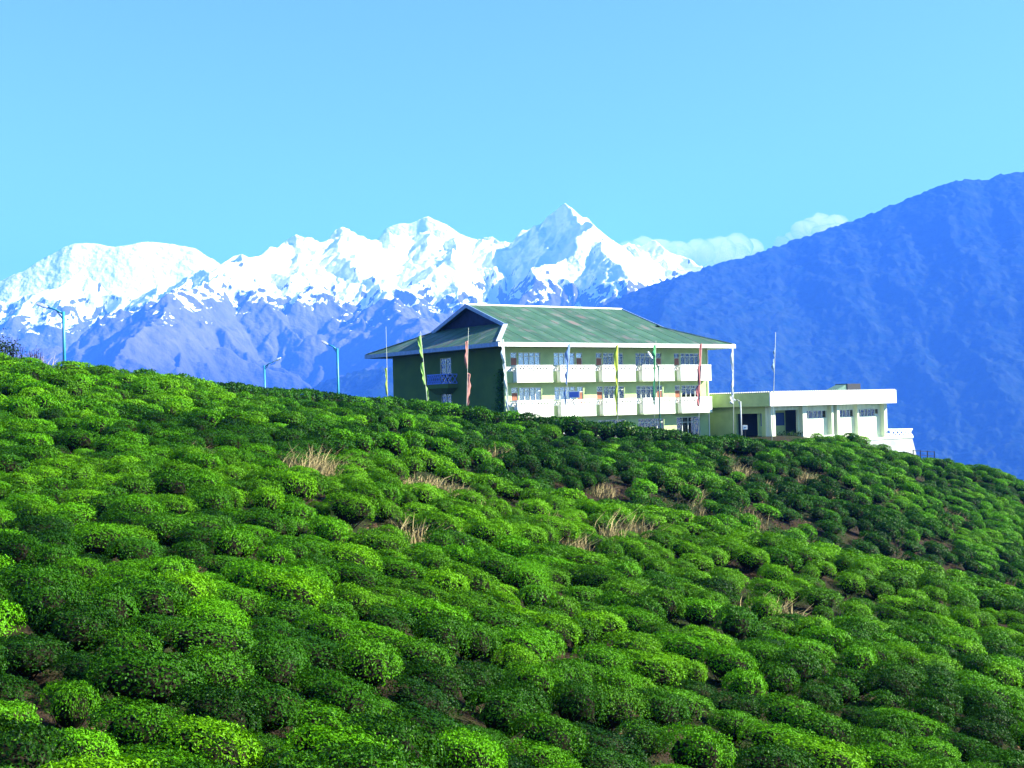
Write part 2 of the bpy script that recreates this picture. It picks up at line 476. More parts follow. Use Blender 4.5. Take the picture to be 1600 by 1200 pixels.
def alpine_range():
    """ridge lines fall from the crest and branch; the ground falls away from every ridge as planar faces"""
    rr = random.Random(21)
    xs = np.linspace(-4700, 3300, 1180); ys = np.linspace(5300, 9900, 470)
    X, Y = np.meshgrid(xs, ys)
    dxs = xs[1] - xs[0]; dys = ys[1] - ys[0]
    wxn = 70 * (fbm(X / 260, Y / 260, 4, 301) - 0.5) * 2; wyn = 70 * (fbm(X / 260, Y / 260, 4, 302) - 0.5) * 2
    XW, YW = X + wxn, Y + wyn
    Z = VALLEY + 430 * smooth(5400, 8600, Y) + 60 * fbm(X / 700, Y / 700, 3, 303)
    kn = 0.95 + 0.35 * (fbm(X / 600, Y / 600, 2, 304) - 0.5) * 2
    def seg(p, q, reach, k=1.0):
        x0, x1 = min(p[0], q[0]) - reach, max(p[0], q[0]) + reach; y0, y1 = min(p[1], q[1]) - reach, max(p[1], q[1]) + reach
        i0 = max(0, int((x0 - xs[0]) / dxs)); i1 = min(len(xs), int((x1 - xs[0]) / dxs) + 2); j0 = max(0, int((y0 - ys[0]) / dys)); j1 = min(len(ys), int((y1 - ys[0]) / dys) + 2)
        if i1 <= i0 or j1 <= j0:
            return
        sl = (slice(j0, j1), slice(i0, i1)); A, B = XW[sl], YW[sl]
        vx, vy = q[0] - p[0], q[1] - p[1]; l2 = vx * vx + vy * vy + 1e-6
        t = np.clip(((A - p[0]) * vx + (B - p[1]) * vy) / l2, 0, 1)
        d = np.hypot(A - p[0] - t * vx, B - p[1] - t * vy)
        Z[sl] = np.maximum(Z[sl], p[2] + t * (q[2] - p[2]) - k * kn[sl] * d)
    crest = []
    for a_, b_ in SNOW_SIL:
        if -330 <= a_ <= 1500:
            y_ = 8900 + 260 * math.sin(a_ / 90.0) + rr.uniform(-90, 90)
            r_ = ray(a_, b_); crest.append((r_.x * y_, y_, r_.z * y_))
    for p, q in zip(crest, crest[1:]):
        seg(p, q, 1500, 1.15)
    def spur(p, ang, slope, step, n, level):
        x_, y_, z_ = p
        for k in range(n):
            ang += rr.gauss(0, 0.16); st = step * rr.uniform(0.7, 1.3)
            dz = st * slope * rr.choice((0.35, 0.8, 1.0, 1.3, 1.7))
            q = (x_ + st * math.sin(ang), y_ - st * math.cos(ang), z_ - dz)
            if q[2] < VALLEY + 80 or q[1] < 5350:
                return
            seg((x_, y_, z_), q, (1100, 620, 260)[level], (0.95, 1.05, 1.1)[level])
            x_, y_, z_ = q
            if level < 2 and k % (1 if level == 0 else 1) == 0:
                sd = rr.choice((-1, 1)) if level else (1 if k % 2 else -1)
                spur((x_, y_, z_ - 3), ang + sd * rr.uniform(0.7, 1.15), slope * rr.uniform(1.1, 1.6), step * 0.62, (7, 3)[level], level + 1)
    for i, p in enumerate(crest):
        peak = 0 < i < len(crest) - 1 and p[2] >= crest[i - 1][2] and p[2] >= crest[i + 1][2]
        if peak or rr.random() < 0.12:
            spur((p[0], p[1], p[2] - 4), rr.uniform(-0.75, 0.75), rr.uniform(0.40, 0.55), 190, 22, 0)
    Z += 46 * (ridged(XW / 150, YW / 150, 5, 310, 0.55) - 0.4) * smooth(VALLEY + 60, 500, Z) + 14 * (fbm(X / 40, Y / 40, 3, 311) - 0.5)
    # never above the skyline of the crest
    pxv, _, _ = proj(np.stack([X, Y, np.full_like(X, 500.0)], -1).reshape(-1, 3))
    cp = np.array(crest)
    pc, _, _ = proj(cp)
    lim = np.interp(pxv, pc, cp[:, 2] / cp[:, 1]).reshape(X.shape) * Y
    Z = np.minimum(Z, lim + 10 * (fbm(X / 35, X * 0 + 2, 3, 312) - 0.3))
    return X, Y, Z
X, Y, Z = alpine_range()
me = grid_mesh('snow_mountains', X, Y, Z)
add_attr(me, 'snow', snow_cover(X, Y, Z))
add_attr(me, 'low', smooth(420, 100, Z))
o = newobj('snow_mountains', me, None, m_range); o['kind'] = 'structure'
X, Y, Z, T = range_mesh('snow_dome', DOME_SIL, 11500, 3000, 1400, -600, 1300, 420, 120, 330, 31, 200, 20, 1.4)
me = grid_mesh('snow_dome', X, Y, Z)
add_attr(me, 'snow', mountain_attr(X, Y, Z, 200, 19, steep=0.2))
add_attr(me, 'low', smooth(380, 120, Z))
o = newobj('snow_dome_mountain', me, None, m_dome); o['kind'] = 'structure'

# ---- forested mountain
FOR_SIL = [(-300, 720), (300, 690), (430, 640), (475, 612), (500, 600), (525, 590), (560, 581), (600, 575), (650, 566), (700, 555), (800, 527), (900, 494), (950, 473), (975, 464), (1000, 452), (1030, 442),
           (1060, 432), (1085, 425), (1110, 416), (1150, 405), (1180, 396), (1210, 386), (1240, 376), (1280, 363), (1320, 349), (1360, 335), (1400, 319), (1440, 302), (1470, 291), (1495, 284),
           (1515, 282), (1540, 282), (1560, 275), (1580, 270), (1600, 268), (1700, 245), (1900, 215), (2300, 190)]
def forest_mesh():
    nx, ny = 760, 320
    px = np.linspace(330, 2250, nx)
    t = np.r_[np.linspace(-1, 0, 30, endpoint=False), np.linspace(0, 1, ny) ** 1.1]
    PX, T = np.meshgrid(px, t)
    yc = np.interp(px, [300, 600, 950, 1300, 1600, 2250], [4900, 5000, 5500, 5800, 5800, 5500]) + 180 * (fbm(px / 120, px * 0, 3, 55) - 0.5)
    py = sil_interp(FOR_SIL, px)
    X0 = np.empty(nx); Z0 = np.empty(nx)
    for i in range(nx):
        r = ray(px[i], py[i]); X0[i] = r.x * yc[i]; Z0[i] = r.z * yc[i]
    dfront = np.interp(px, [300, 950, 1600, 2250], [1700, 1900, 2200, 2200])
    Y = np.where(T >= 0, yc - T * dfront, yc - T * 1500)
    X = X0[None] * (Y / yc[None]) ** 0.6
    H = Z0[None] - VALLEY
    fall = np.where(T >= 0, (1 - np.clip(T, 0, 1)) ** 1.12, 1 + 0.6 * T)
    wx = X + 150 * (fbm(X / 300, Y / 300, 3, 61) - 0.5)
    R = ridged(wx / 900, Y / 1500, 5, 63); R2 = ridged(wx / 190, Y / 300, 4, 67)
    amp = smooth(0, 0.12, T) * (1 - np.clip(T, 0, 1)) ** 0.5
    Z = VALLEY + H * fall + 210 * amp * (R - 0.42) + 50 * np.maximum(amp, 0.06) * (R2 - 0.4)
    tree = vnoise(X / 13, Y / 13, 71) * 11 + vnoise(X / 34, Y / 34, 73) * 10
    Z = Z + tree - 8
    return X, Y, np.maximum(Z, VALLEY - 40)
X, Y, Z = forest_mesh()
me = grid_mesh('forested_mountain', X, Y, Z)
m_for = mat('forest_cover', (0.006, 0.018, 0.012), 1.0, 0.0, rgb2=(0.024, 0.038, 0.022), scale=0.02, bump=0.0)
def forest_bump(m):
    nt = m.node_tree; N = nt.nodes; L = nt.links
    tc = N.new('ShaderNodeTexCoord')
    v = N.new('ShaderNodeTexVoronoi'); v.inputs['Scale'].default_value = 0.072
    L.new(tc.outputs['Object'], v.inputs['Vector'])
    bp = N.new('ShaderNodeBump'); bp.inputs['Distance'].default_value = 7; bp.inputs['Strength'].default_value = 0.3; bp.invert = True
    L.new(v.outputs['Distance'], bp.inputs['Height']); L.new(bp.outputs[0], N['Principled BSDF'].inputs['Normal'])
forest_bump(m_for)
o = newobj('forested_mountain', me, None, m_for); o['kind'] = 'structure'

# ---- haze
hb = MB().box(-13000, 13000, -2200, 13700, VALLEY - 80, 1620)
hm = bpy.data.materials.new('haze'); hm.use_nodes = True
hm.node_tree.nodes.clear()
ho = hm.node_tree.nodes.new('ShaderNodeOutputMaterial')
hv = hm.node_tree.nodes.new('ShaderNodeVolumePrincipled')
hv.inputs['Color'].default_value = (0.065, 0.27, 1.0, 1)
hv.inputs['Density'].default_value = 1.0e-4
hm.node_tree.links.new(hv.outputs[0], ho.inputs['Volume'])
o = hb.build('haze', hm); o['kind'] = 'stuff'

# ---- clouds standing behind the range, beyond the haze
cm = bpy.data.materials.new('cloud'); cm.use_nodes = True; cm.node_tree.nodes.clear()
co_ = cm.node_tree.nodes.new('ShaderNodeOutputMaterial'); cv = cm.node_tree.nodes.new('ShaderNodeVolumePrincipled')
cv.inputs['Color'].default_value = (1, 1, 1, 1); cv.inputs['Density'].default_value = 0.0045; cv.inputs['Anisotropy'].default_value = -0.2
cm.node_tree.links.new(cv.outputs[0], co_.inputs['Volume'])
def cloud(spots, d, label, seed):
    rr = random.Random(seed); bm = bmesh.new()
    for px_, py_, r_ in spots:
        c = at(px_, py_, d + rr.uniform(-60, 60)); R_ = r_ * d / FPX
        b2 = bmesh.ops.create_icosphere(bm, subdivisions=4, radius=1.0)
        for v in b2['verts']:
            n_ = np.array(v.co)
            k_ = 0.72 + 0.55 * float(fbm(np.array([n_[0] * 1.8 + n_[2] + seed]), np.array([n_[1] * 1.8 - n_[2] + px_]), 4, seed)[0])
            v.co = c + Vector((n_[0] * R_ * k_, n_[1] * R_ * k_, n_[2] * R_ * k_ * 0.8))
    me = bpy.data.meshes.new('cloud'); bm.to_mesh(me); bm.free()
    o = newobj('cloud', me, None, cm); tag(o, label, 'cloud', 'clouds behind the ridges')
cloud([(1005, 386, 22), (1030, 392, 26), (1060, 398, 28), (1090, 396, 27), (1120, 392, 28), (1150, 386, 25), (1174, 390, 22), (1100, 410, 34), (1050, 412, 34), (1140, 404, 30), (985, 400, 26)], 15500, 'long low white cloud between the snow peak and the forested slope', 4)
cloud([(1258, 362, 22), (1280, 352, 23), (1303, 352, 21), (1242, 374, 18), (1296, 370, 28), (1222, 380, 14)], 15600, 'small white cloud rising behind the forested slope', 9)

# ================================================================== THE LODGE
AZ = math.radians(54.9)
DU = Vector((math.sin(AZ), math.cos(AZ), 0)); DV = Vector((-math.cos(AZ), math.sin(AZ), 0))
LODGE0 = Vector((0.444, 117.44, TERR))
RZ = math.pi / 2 - AZ
def lodge_pt(u, v, z):
    return LODGE0 + DU * u + DV * v + Vector((0, 0, z))

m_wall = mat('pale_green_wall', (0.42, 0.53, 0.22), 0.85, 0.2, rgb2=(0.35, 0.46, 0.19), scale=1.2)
m_endwall = mat('shade_darkened_wall', (0.075, 0.135, 0.030), 0.85, 0.1, rgb2=(0.058, 0.11, 0.028), scale=0.8)  # wall green darkened in the colour to deepen the shade on this end
m_white = mat('white_paint', (0.78, 0.79, 0.72), 0.7, 0.3, rgb2=(0.46, 0.50, 0.38), scale=2.2, lo=0.50, hi=0.85, stretch=(2, 2, 0.25))
m_cream = mat('cream_wall', (0.70, 0.76, 0.54), 0.85, 0.2, rgb2=(0.50, 0.56, 0.38), scale=1.6, lo=0.45, hi=0.8, stretch=(2, 2, 0.3))
m_frame = mat('window_frame_paint', (0.62, 0.66, 0.55), 0.6, 0.3, var=0.15)
m_door = mat('orange_brown_door', (0.30, 0.10, 0.035), 0.5, 0.4, rgb2=(0.20, 0.07, 0.03), scale=3)
m_curtain = mat('pale_blue_curtain', (0.42, 0.52, 0.68), 0.95, 0.05, rgb2=(0.30, 0.40, 0.56), scale=2.5, stretch=(3, 3, 0.3))
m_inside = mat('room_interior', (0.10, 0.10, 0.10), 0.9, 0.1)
m_concrete = mat('concrete', (0.42, 0.45, 0.42), 0.9, 0.15, rgb2=(0.27, 0.30, 0.28), scale=0.9, bump=0.2, bscale=9)
m_slate = mat('blue_grey_trim', (0.20, 0.30, 0.46), 0.6, 0.3, var=0.3, scale=3)
m_gable = mat('dark_blue_boards', (0.012, 0.02, 0.06), 0.8, 0.2, var=0.4, scale=2)
m_soffit = mat('soffit_green', (0.20, 0.30, 0.17), 0.9, 0.1, var=0.2)
m_dark = mat('dark_metal', (0.02, 0.025, 0.03), 0.6, 0.3, var=0.3)

def glass_material():
    m = bpy.data.materials.new('window_glass'); m.use_nodes = True
    nt = m.node_tree; N = nt.nodes; L = nt.links; N.clear()
    o = N.new('ShaderNodeOutputMaterial'); mx = N.new('ShaderNodeMixShader')
    tr = N.new('ShaderNodeBsdfTransparent'); tr.inputs[0].default_value = (0.86, 0.9, 0.92, 1)
    gl = N.new('ShaderNodeBsdfGlossy'); gl.inputs['Roughness'].default_value = 0.03
    fr = N.new('ShaderNodeFresnel'); fr.inputs[0].default_value = 1.6
    ad = N.new('ShaderNodeMath'); ad.operation = 'ADD'; ad.inputs[1].default_value = 0.06
    L.new(fr.outputs[0], ad.inputs[0]); L.new(ad.outputs[0], mx.inputs[0]); L.new(tr.outputs[0], mx.inputs[1]); L.new(gl.outputs[0], mx.inputs[2]); L.new(mx.outputs[0], o.inputs[0])
    return m
m_glass = glass_material()

def roof_material():
    m = bpy.data.materials.new('painted_roof_sheet'); m.use_nodes = True
    nt = m.node_tree; N = nt.nodes; L = nt.links; b = N['Principled BSDF']
    b.inputs['Roughness'].default_value = 0.62; b.inputs['Specular IOR Level'].default_value = 0.3
    tc = N.new('ShaderNodeTexCoord'); oi = N.new('ShaderNodeObjectInfo')
    n1 = N.new('ShaderNodeTexNoise'); n1.noise_dimensions = '4D'; n1.inputs['Scale'].default_value = 0.55; n1.inputs['Detail'].default_value = 6
    ml = N.new('ShaderNodeMath'); ml.operation = 'MULTIPLY'; ml.inputs[1].default_value = 40
    L.new(oi.outputs['Random'], ml.inputs[0]); L.new(ml.outputs[0], n1.inputs['W']); L.new(tc.outputs['Object'], n1.inputs['Vector'])
    r = N.new('ShaderNodeValToRGB'); e = r.color_ramp.elements
    e[0].position = 0.36; e[0].color = (0.022, 0.070, 0.033, 1); e[1].position = 0.53; e[1].color = (0.033, 0.085, 0.044, 1)
    x = e.new(0.60); x.color = (0.065, 0.098, 0.07, 1); x = e.new(0.70); x.color = (0.115, 0.09, 0.072, 1)
    L.new(n1.outputs[0], r.inputs[0])
    hs = N.new('ShaderNodeHueSaturation'); mr = N.new('ShaderNodeMapRange'); mr.inputs[3].default_value = 0.78; mr.inputs[4].default_value = 1.3
    L.new(oi.outputs['Random'], mr.inputs[0]); L.new(mr.outputs[0], hs.inputs['Value']); L.new(r.outputs[0], hs.inputs['Color']); L.new(hs.outputs[0], b.inputs['Base Color'])
    return m
m_roof = roof_material()

def inst(name, mesh, parent, loc=(0, 0, 0), rz=0.0):
    o = bpy.data.objects.new(name, mesh); COL.objects.link(o); o.parent = parent; o.location = loc; o.rotation_euler = (0, 0, rz)
    return o
def keep(mb, name, m, bevel=0.0):
    """a mesh to be shared, with its material"""
    o = mb.build(name, m, None, bevel); me = o.data
    bpy.data.objects.remove(o)
    return me

def wall_boxes(u0, u1, z0, z1, y0, y1, openings, along='x'):
    """a wall with real openings, made of butted blocks"""
    mb = MB()
    us = sorted({u0, u1, *[o[0] for o in openings], *[o[1] for o in openings]})
    zs = sorted({z0, z1, *[o[2] for o in openings], *[o[3] for o in openings]})
    for a, b in zip(us, us[1:]):
        run = None
        for c, d in zip(zs, zs[1:]):
            hole = any(o[0] <= a and b <= o[1] and o[2] <= c and d <= o[3] for o in openings)
            if not hole:
                run = (run[0], d) if run else (c, d)
            if (hole or d == zs[-1]) and run:
                if along == 'x':
                    mb.box(a, b, y0, y1, *run)
                else:
                    mb.box(y0, y1, a, b, *run)
                run = None
    return mb

BW, BG, NB = 3.98, 0.83, 5
PU = BW + BG
ZF = (0.0, 2.95, 6.05)
WV = 1.05                      # facade plane behind the balcony fronts
WL, WR, WB = -0.6, 23.75, 20.5
EZ, RIDGE = 9.515, 13.73
EU0, EV0, EU, EV, GI, GT = -2.505, -0.905, 28.02, 23.41, 4.5, 0.454

lodge = empty('lodge', LODGE0, RZ)
tag(lodge, 'three storey pale green lodge with green metal roof and white balconies', 'building')

# walls
ops = []
for i in range(NB):
    b = i * PU
    d = (b + 0.10, b + 0.85) if i % 2 == 0 else (b + 2.60, b + 3.35)
    w = (b + 0.95, b + 3.40) if i % 2 == 0 else (b + 0.05, b + 2.50)
    for fl in (1, 2):
        ops.append((*d, ZF[fl] + 0.15, ZF[fl] + 2.72)); ops.append((*w, ZF[fl] + 0.95, ZF[fl] + 2.72))
    if i < 4:
        ops.append((b + 0.2, b + 3.4, 0.85, 2.55))
ops.append((4 * PU + 0.2, 4 * PU + 3.3, 0.0, 2.6))
wall_boxes(WL, WR, -1.2, 9.3, WV, WV + 0.28, ops).build('front_wall', m_wall, lodge)
eo = [(9.7, 11.7, 6.2, 8.7), (9.8, 11.6, 3.9, 5.6)]
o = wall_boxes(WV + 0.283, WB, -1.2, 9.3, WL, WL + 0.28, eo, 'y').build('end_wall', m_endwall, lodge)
o['label'] = 'blank green end wall, darkened to read as shaded'
MB().box(WR - 0.28, WR, WV + 0.283, WB, -1.2, 9.3).build('side_wall', m_wall, lodge)
MB().box(WL + 0.283, WR - 0.283, WB - 0.28, WB, -1.2, 9.3).build('back_wall', m_wall, lodge)
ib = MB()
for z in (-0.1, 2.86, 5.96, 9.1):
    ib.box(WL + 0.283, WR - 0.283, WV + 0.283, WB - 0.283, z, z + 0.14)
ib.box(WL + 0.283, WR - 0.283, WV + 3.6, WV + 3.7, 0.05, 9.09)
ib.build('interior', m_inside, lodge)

# windows and doors, one set of meshes for all
def window_meshes(w, h, n, tz):
    f = MB()
    for x in (0, w - 0.07):
        f.box(x, x + 0.07, 0, 0.1, 0, h)
    f.box(0.07, w - 0.07, 0, 0.1, 0, 0.07).box(0.07, w - 0.07, 0, 0.1, h - 0.07, h)
    step = (w - 0.07) / n
    for k in range(1, n):
        f.box(k * step, k * step + 0.07, 0.003, 0.097, 0.07, h - 0.07)
    if tz:
        for k in range(n):
            f.box(k * step + 0.07, (k + 1) * step, 0.006, 0.094, tz, tz + 0.06)
    fr = keep(f, 'frame', m_frame)
    pn = keep(MB().box(0, step - 0.07, 0, 0.012, 0, h - 0.14), 'pane', m_glass)
    c = MB(); ns = int(w * 16)
    for k in range(ns + 1):
        x = w * k / ns; y = 0.035 * math.sin(x * 17) + 0.015 * math.sin(x * 41 + 1)
        c.v += [(x, y, 0), (x, y, h)]
    for k in range(ns):
        c.f.append((2 * k, 2 * k + 2, 2 * k + 3, 2 * k + 1))
    cu = keep(c, 'curtain', m_curtain)
    return fr, pn, cu, step
def add_window(parent, u, v, z, w, h, n, tz, M, curtain=True, rz=0.0, label=None):
    fr, pn, cu, step = M
    wd = inst('window', fr, parent, (u, v, z), rz)
    if label:
        wd['label'] = label
    for k in range(n):
        inst('pane', pn, wd, (k * step + 0.07, 0.045, 0.07))
    if curtain:
        inst('curtain', cu, wd, (0, 0.28, 0))
    return wd
WM = window_meshes(2.45, 1.77, 4, 1.40)
GM = window_meshes(3.2, 1.70, 4, 1.30)
dm = MB().box(0, 0.07, 0, 0.1, 0, 2.57).box(0.68, 0.75, 0, 0.1, 0, 2.57).box(0.07, 0.68, 0, 0.1, 2.5, 2.57).box(0.07, 0.68, 0, 0.1, 2.06, 2.12)
door_frame = keep(dm, 'door', m_frame)
door_leaf = keep(MB().box(0.07, 0.68, 0.03, 0.075, 0, 2.06).box(0.17, 0.58, 0.015, 0.03, 0.2, 0.9).box(0.17, 0.58, 0.015, 0.03, 1.1, 1.9), 'door_leaf', m_door)
door_pane = keep(MB().box(0.07, 0.68, 0.045, 0.057, 2.12, 2.5), 'pane', m_glass)
handle = keep(MB().box(0.60, 0.63, -0.02, 0.03, 1.0, 1.12), 'handle', m_dark)
for i in range(NB):
    b = i * PU
    du = b + 0.10 if i % 2 == 0 else b + 2.60
    wu = b + 0.95 if i % 2 == 0 else b + 0.05
    for fl in (1, 2):
        add_window(lodge, wu, WV + 0.05, ZF[fl] + 0.95, 2.45, 1.77, 4, 1.40, WM)
        dr = inst('door', door_frame, lodge, (du, WV + 0.05, ZF[fl] + 0.15))
        inst('door_leaf', door_leaf, dr); inst('pane', door_pane, dr); inst('handle', handle, dr)
    if i < 4:
        add_window(lodge, b + 0.2, WV + 0.05, 0.85, 3.2, 1.70, 4, 1.30, GM, curtain=False)
# ground floor entrance with glazed doors
EM = window_meshes(3.1, 2.6, 4, 2.05)
add_window(lodge, 4 * PU + 0.2, WV + 0.05, 0.0, 3.1, 2.6, 4, 2.05, EM, curtain=False)

# balconies
def lattice(mb, x0, x1, y0, y1, z0, z1, cell=0.31, w=0.085, axis_='x'):
    n = max(1, round((x1 - x0) / cell)); c = (x1 - x0) / n; ym = (y0 + y1) / 2; t = (y1 - y0)
    for k in range(n):
        a = x0 + k * c
        for p, q in (((a, z0), (a + c, z1)), ((a, z1), (a + c, z0))):
            tt = t if (p[1] == z0) else t * 0.9
            if axis_ == 'x':
                mb.bar((p[0], ym, p[1]), (q[0], ym, q[1]), tt, w, up=(0, 0, 1)) if False else mb.bar((p[0], ym, p[1]), (q[0], ym, q[1]), w, tt, up=(0, 1, 0))
            else:
                mb.bar((ym, p[0], p[1]), (ym, q[0], q[1]), w, tt, up=(1, 0, 0))
    return mb
b_slab = keep(MB().box(0, BW, 0, WV - 0.003, 0, 0.15), 'slab', m_cream, 0.012)
b_par = keep(MB().box(0.02, BW - 0.02, 0.02, 0.12, 0.15, 1.02).box(0.02, 0.12, 0.12, WV - 0.003, 0.15, 1.02).box(BW - 0.12, BW - 0.02, 0.12, WV - 0.003, 0.15, 1.02), 'parapet', m_white)
lt = lattice(MB(), 0.10, BW - 0.10, 0.03, 0.11, 1.02, 1.45)
lattice(lt, 0.13, WV - 0.02, 0.03, 0.11, 1.02, 1.45, axis_='y'); lattice(lt, 0.13, WV - 0.02, BW - 0.11, BW - 0.03, 1.02, 1.45, axis_='y')
for x in (0.02, BW * 0.25, BW * 0.5, BW * 0.75, BW - 0.12):
    lt.box(x, x + 0.1, 0.021, 0.119, 1.02, 1.45)
b_lat = keep(lt, 'lattice', m_white)
b_rail = keep(MB().box(0, BW, 0, 0.14, 1.45, 1.55).box(0, 0.14, 0.14, WV - 0.003, 1.45, 1.55).box(BW - 0.14, BW, 0.14, WV - 0.003, 1.45, 1.55), 'top_rail', m_white, 0.01)
l_wall = MB().box(0.003, BG - 0.003, 0.58, 0.68, 0.12, 1.0).box(0.003, BG - 0.003, 0.58, WV - 0.003, 0, 0.12)
l_wall = keep(l_wall, 'balcony_link', m_wall)
ll = lattice(MB(), 0.04, BG - 0.04, 0.59, 0.67, 1.0, 1.34, cell=0.25); ll.box(0.003, BG - 0.003, 0.57, 0.69, 1.34, 1.43)
l_lat = keep(ll, 'lattice', m_white)
for fl in (1, 2):
    for i in range(NB):
        bo = inst('balcony', b_par, lodge, (i * PU, 0, ZF[fl]))
        inst('slab', b_slab, bo); inst('lattice', b_lat, bo); inst('top_rail', b_rail, bo)
        if i < NB - 1:
            lo_ = inst('balcony_link', l_wall, lodge, (i * PU + BW, 0, ZF[fl])); inst('lattice', l_lat, lo_)
    lo_ = inst('balcony_link', l_wall, lodge, (-BG, 0, ZF[fl])); inst('lattice', l_lat, lo_)

# end wall window, door and small balcony
EW = window_meshes(1.8, 1.7, 2, 1.2)
add_window(lodge, WL + 0.06, 11.6, 3.9, 1.8, 1.7, 2, 1.2, EW, False, -math.pi / 2)
EW2 = window_meshes(2.0, 2.5, 2, 1.9)
add_window(lodge, WL + 0.06, 11.7, 6.2, 2.0, 2.5, 2, 1.9, EW2, False, -math.pi / 2)
oct_ = [(WL - 0.003, 8.7), (WL - 0.9, 8.9), (WL - 1.3, 9.6), (WL - 1.3, 11.8), (WL - 0.9, 12.5), (WL - 0.003, 12.7)]
inn = [(WL - 0.003, 9.7), (WL - 0.5, 9.8), (WL - 0.7, 10.0), (WL - 0.7, 11.4), (WL - 0.5, 11.6), (WL - 0.003, 11.7)]
mb = MB().prism([(x, y, 5.3) for x, y in inn], [(x, y, 5.85) for x, y in oct_]).prism([(x, y, 5.853) for x, y in oct_], [(x, y, 6.25) for x, y in oct_])
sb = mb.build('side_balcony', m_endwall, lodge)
mb = MB()
for (x0, y0), (x1, y1) in zip(oct_, oct_[1:]):
    n = max(1, round(math.hypot(x1 - x0, y1 - y0) / 0.4))
    for k in range(n):
        p = Vector((x0 + (x1 - x0) * k / n, y0 + (y1 - y0) * k / n, 6.3)); q = Vector((x0 + (x1 - x0) * (k + 1) / n, y0 + (y1 - y0) * (k + 1) / n, 6.3))
        mb.bar(p, q + Vector((0, 0, 0.75)), 0.07); mb.bar(p + Vector((0, 0, 0.75)), q, 0.07)
    mb.bar((x0, y0, 7.12), (x1, y1, 7.12), 0.1); mb.bar((x0, y0, 6.29), (x1, y1, 6.29), 0.08)
mb.build('lattice', mat('blue_lattice', (0.10, 0.20, 0.62), 0.6, 0.3), sb)

# roof
roof = MB().box(EU0 + 0.25, EU0 + EU - 0.25, EV0 + 0.25, WV - 0.003, EZ - 0.26, EZ - 0.2)
roof.box(EU0 + 0.25, WL - 0.003, WV, WB, EZ - 0.26, EZ - 0.2).box(WR + 0.003, EU0 + EU - 0.25, WV, WB, EZ - 0.26, EZ - 0.2).box(EU0 + 0.25, EU0 + EU - 0.25, WB + 0.003, EV0 + EV - 0.25, EZ - 0.26, EZ - 0.2)
roof = roof.build('roof', m_soffit, lodge)
ZT = EZ + GT * (RIDGE - EZ); VT = GT * EV / 2
def sheet(name, corners, th=0.035, lift=0.0):
    nrm = (Vector(corners[1]) - Vector(corners[0])).cross(Vector(corners[-1]) - Vector(corners[0])).normalized()
    if nrm.z < 0:
        nrm = -nrm
    lo_ = [Vector(c) + nrm * lift for c in corners]; hi_ = [p + nrm * th for p in lo_]
    return MB().prism(lo_, hi_).build(name, m_roof, roof)
def cuts(a, b, w):
    n = max(1, round((b - a) / w)); return [a + (b - a) * k / n for k in range(n + 1)]
us = cuts(0, GI, 0.9)[:-1] + cuts(GI, EU - GI, 0.9)[:-1] + cuts(EU - GI, EU, 0.9)
kk = 0
for a, b in zip(us, us[1:]):
    mid = (a + b) / 2
    def vm(u):
        if GI <= mid <= EU - GI:
            return EV / 2
        return (u / GI if mid < GI else (EU - u) / GI) * VT
    def zz(v):
        return EZ + (RIDGE - EZ) * v / (EV / 2)
    kk += 1; lift = 0.012 * (kk % 2) + random.uniform(0, 0.008)
    e_ = 0.012
    va, vb = max(vm(a), 0.02), max(vm(b), 0.02)
    for side in (0, 1):
        f = (lambda v: EV0 + v) if side == 0 else (lambda v: EV0 + EV - v)
        sheet('roof_sheet', [(EU0 + a + e_, f(-0.04), zz(-0.04)), (EU0 + b - e_, f(-0.04), zz(-0.04)), (EU0 + b - e_, f(vb), zz(vb)), (EU0 + a + e_, f(va), zz(va))], lift=lift)
vs = cuts(0, VT, 0.9)[:-1] + cuts(VT, EV - VT, 0.9)[:-1] + cuts(EV - VT, EV, 0.9)
for a, b in zip(vs, vs[1:]):
    mid = (a + b) / 2
    def um(v):
        if VT <= mid <= EV - VT:
            return GI + 0.55
        return (v / VT if mid < VT else (EV - v) / VT) * GI
    def zs_(u):
        return EZ + (ZT - EZ) * u / GI
    kk += 1; lift = 0.012 * (kk % 2) + random.uniform(0, 0.008)
    ua, ub = max(um(a), 0.02), max(um(b), 0.02)
    for side in (0, 1):
        f = (lambda u: EU0 + u) if side == 0 else (lambda u: EU0 + EU - u)
        sheet('roof_sheet', [(f(-0.04), EV0 + a + 0.012, zs_(-0.04)), (f(-0.04), EV0 + b - 0.012, zs_(-0.04)), (f(ub), EV0 + b - 0.012, zs_(ub)), (f(ua), EV0 + a + 0.012, zs_(ua))], lift=lift)
# gables, rake boards, hips, ridge, fascias
for side in (0, 1):
    f = (lambda u: EU0 + u) if side == 0 else (lambda u: EU0 + EU - u)
    tri = [(f(GI + 0.6), EV0 + VT - 0.2, ZT - 0.15), (f(GI + 0.6), EV0 + EV - VT + 0.2, ZT - 0.15), (f(GI + 0.6), EV0 + EV / 2, RIDGE - 0.12)]
    d = 0.12 if side == 0 else -0.12
    MB().prism(tri, [(x + d, y, z) for x, y, z in tri]).build('gable', m_gable, roof)
    gx_ = f(GI - 0.06)
    for vv in (EV0 + VT, EV0 + EV - VT):
        MB().bar((gx_, vv, ZT - 0.05), (gx_, EV0 + EV / 2, RIDGE - 0.05), 0.10, 0.34).build('rake_board', m_slate, roof)
    for cv, vv in ((EV0, EV0 + VT), (EV0 + EV, EV0 + EV - VT)):
        MB().bar((f(0), cv, EZ + 0.09), (f(GI), vv, ZT + 0.09), 0.42, 0.05).build('hip_cap', mat('zinc', (0.45, 0.52, 0.56), 0.5, 0.4, var=0.3), roof)
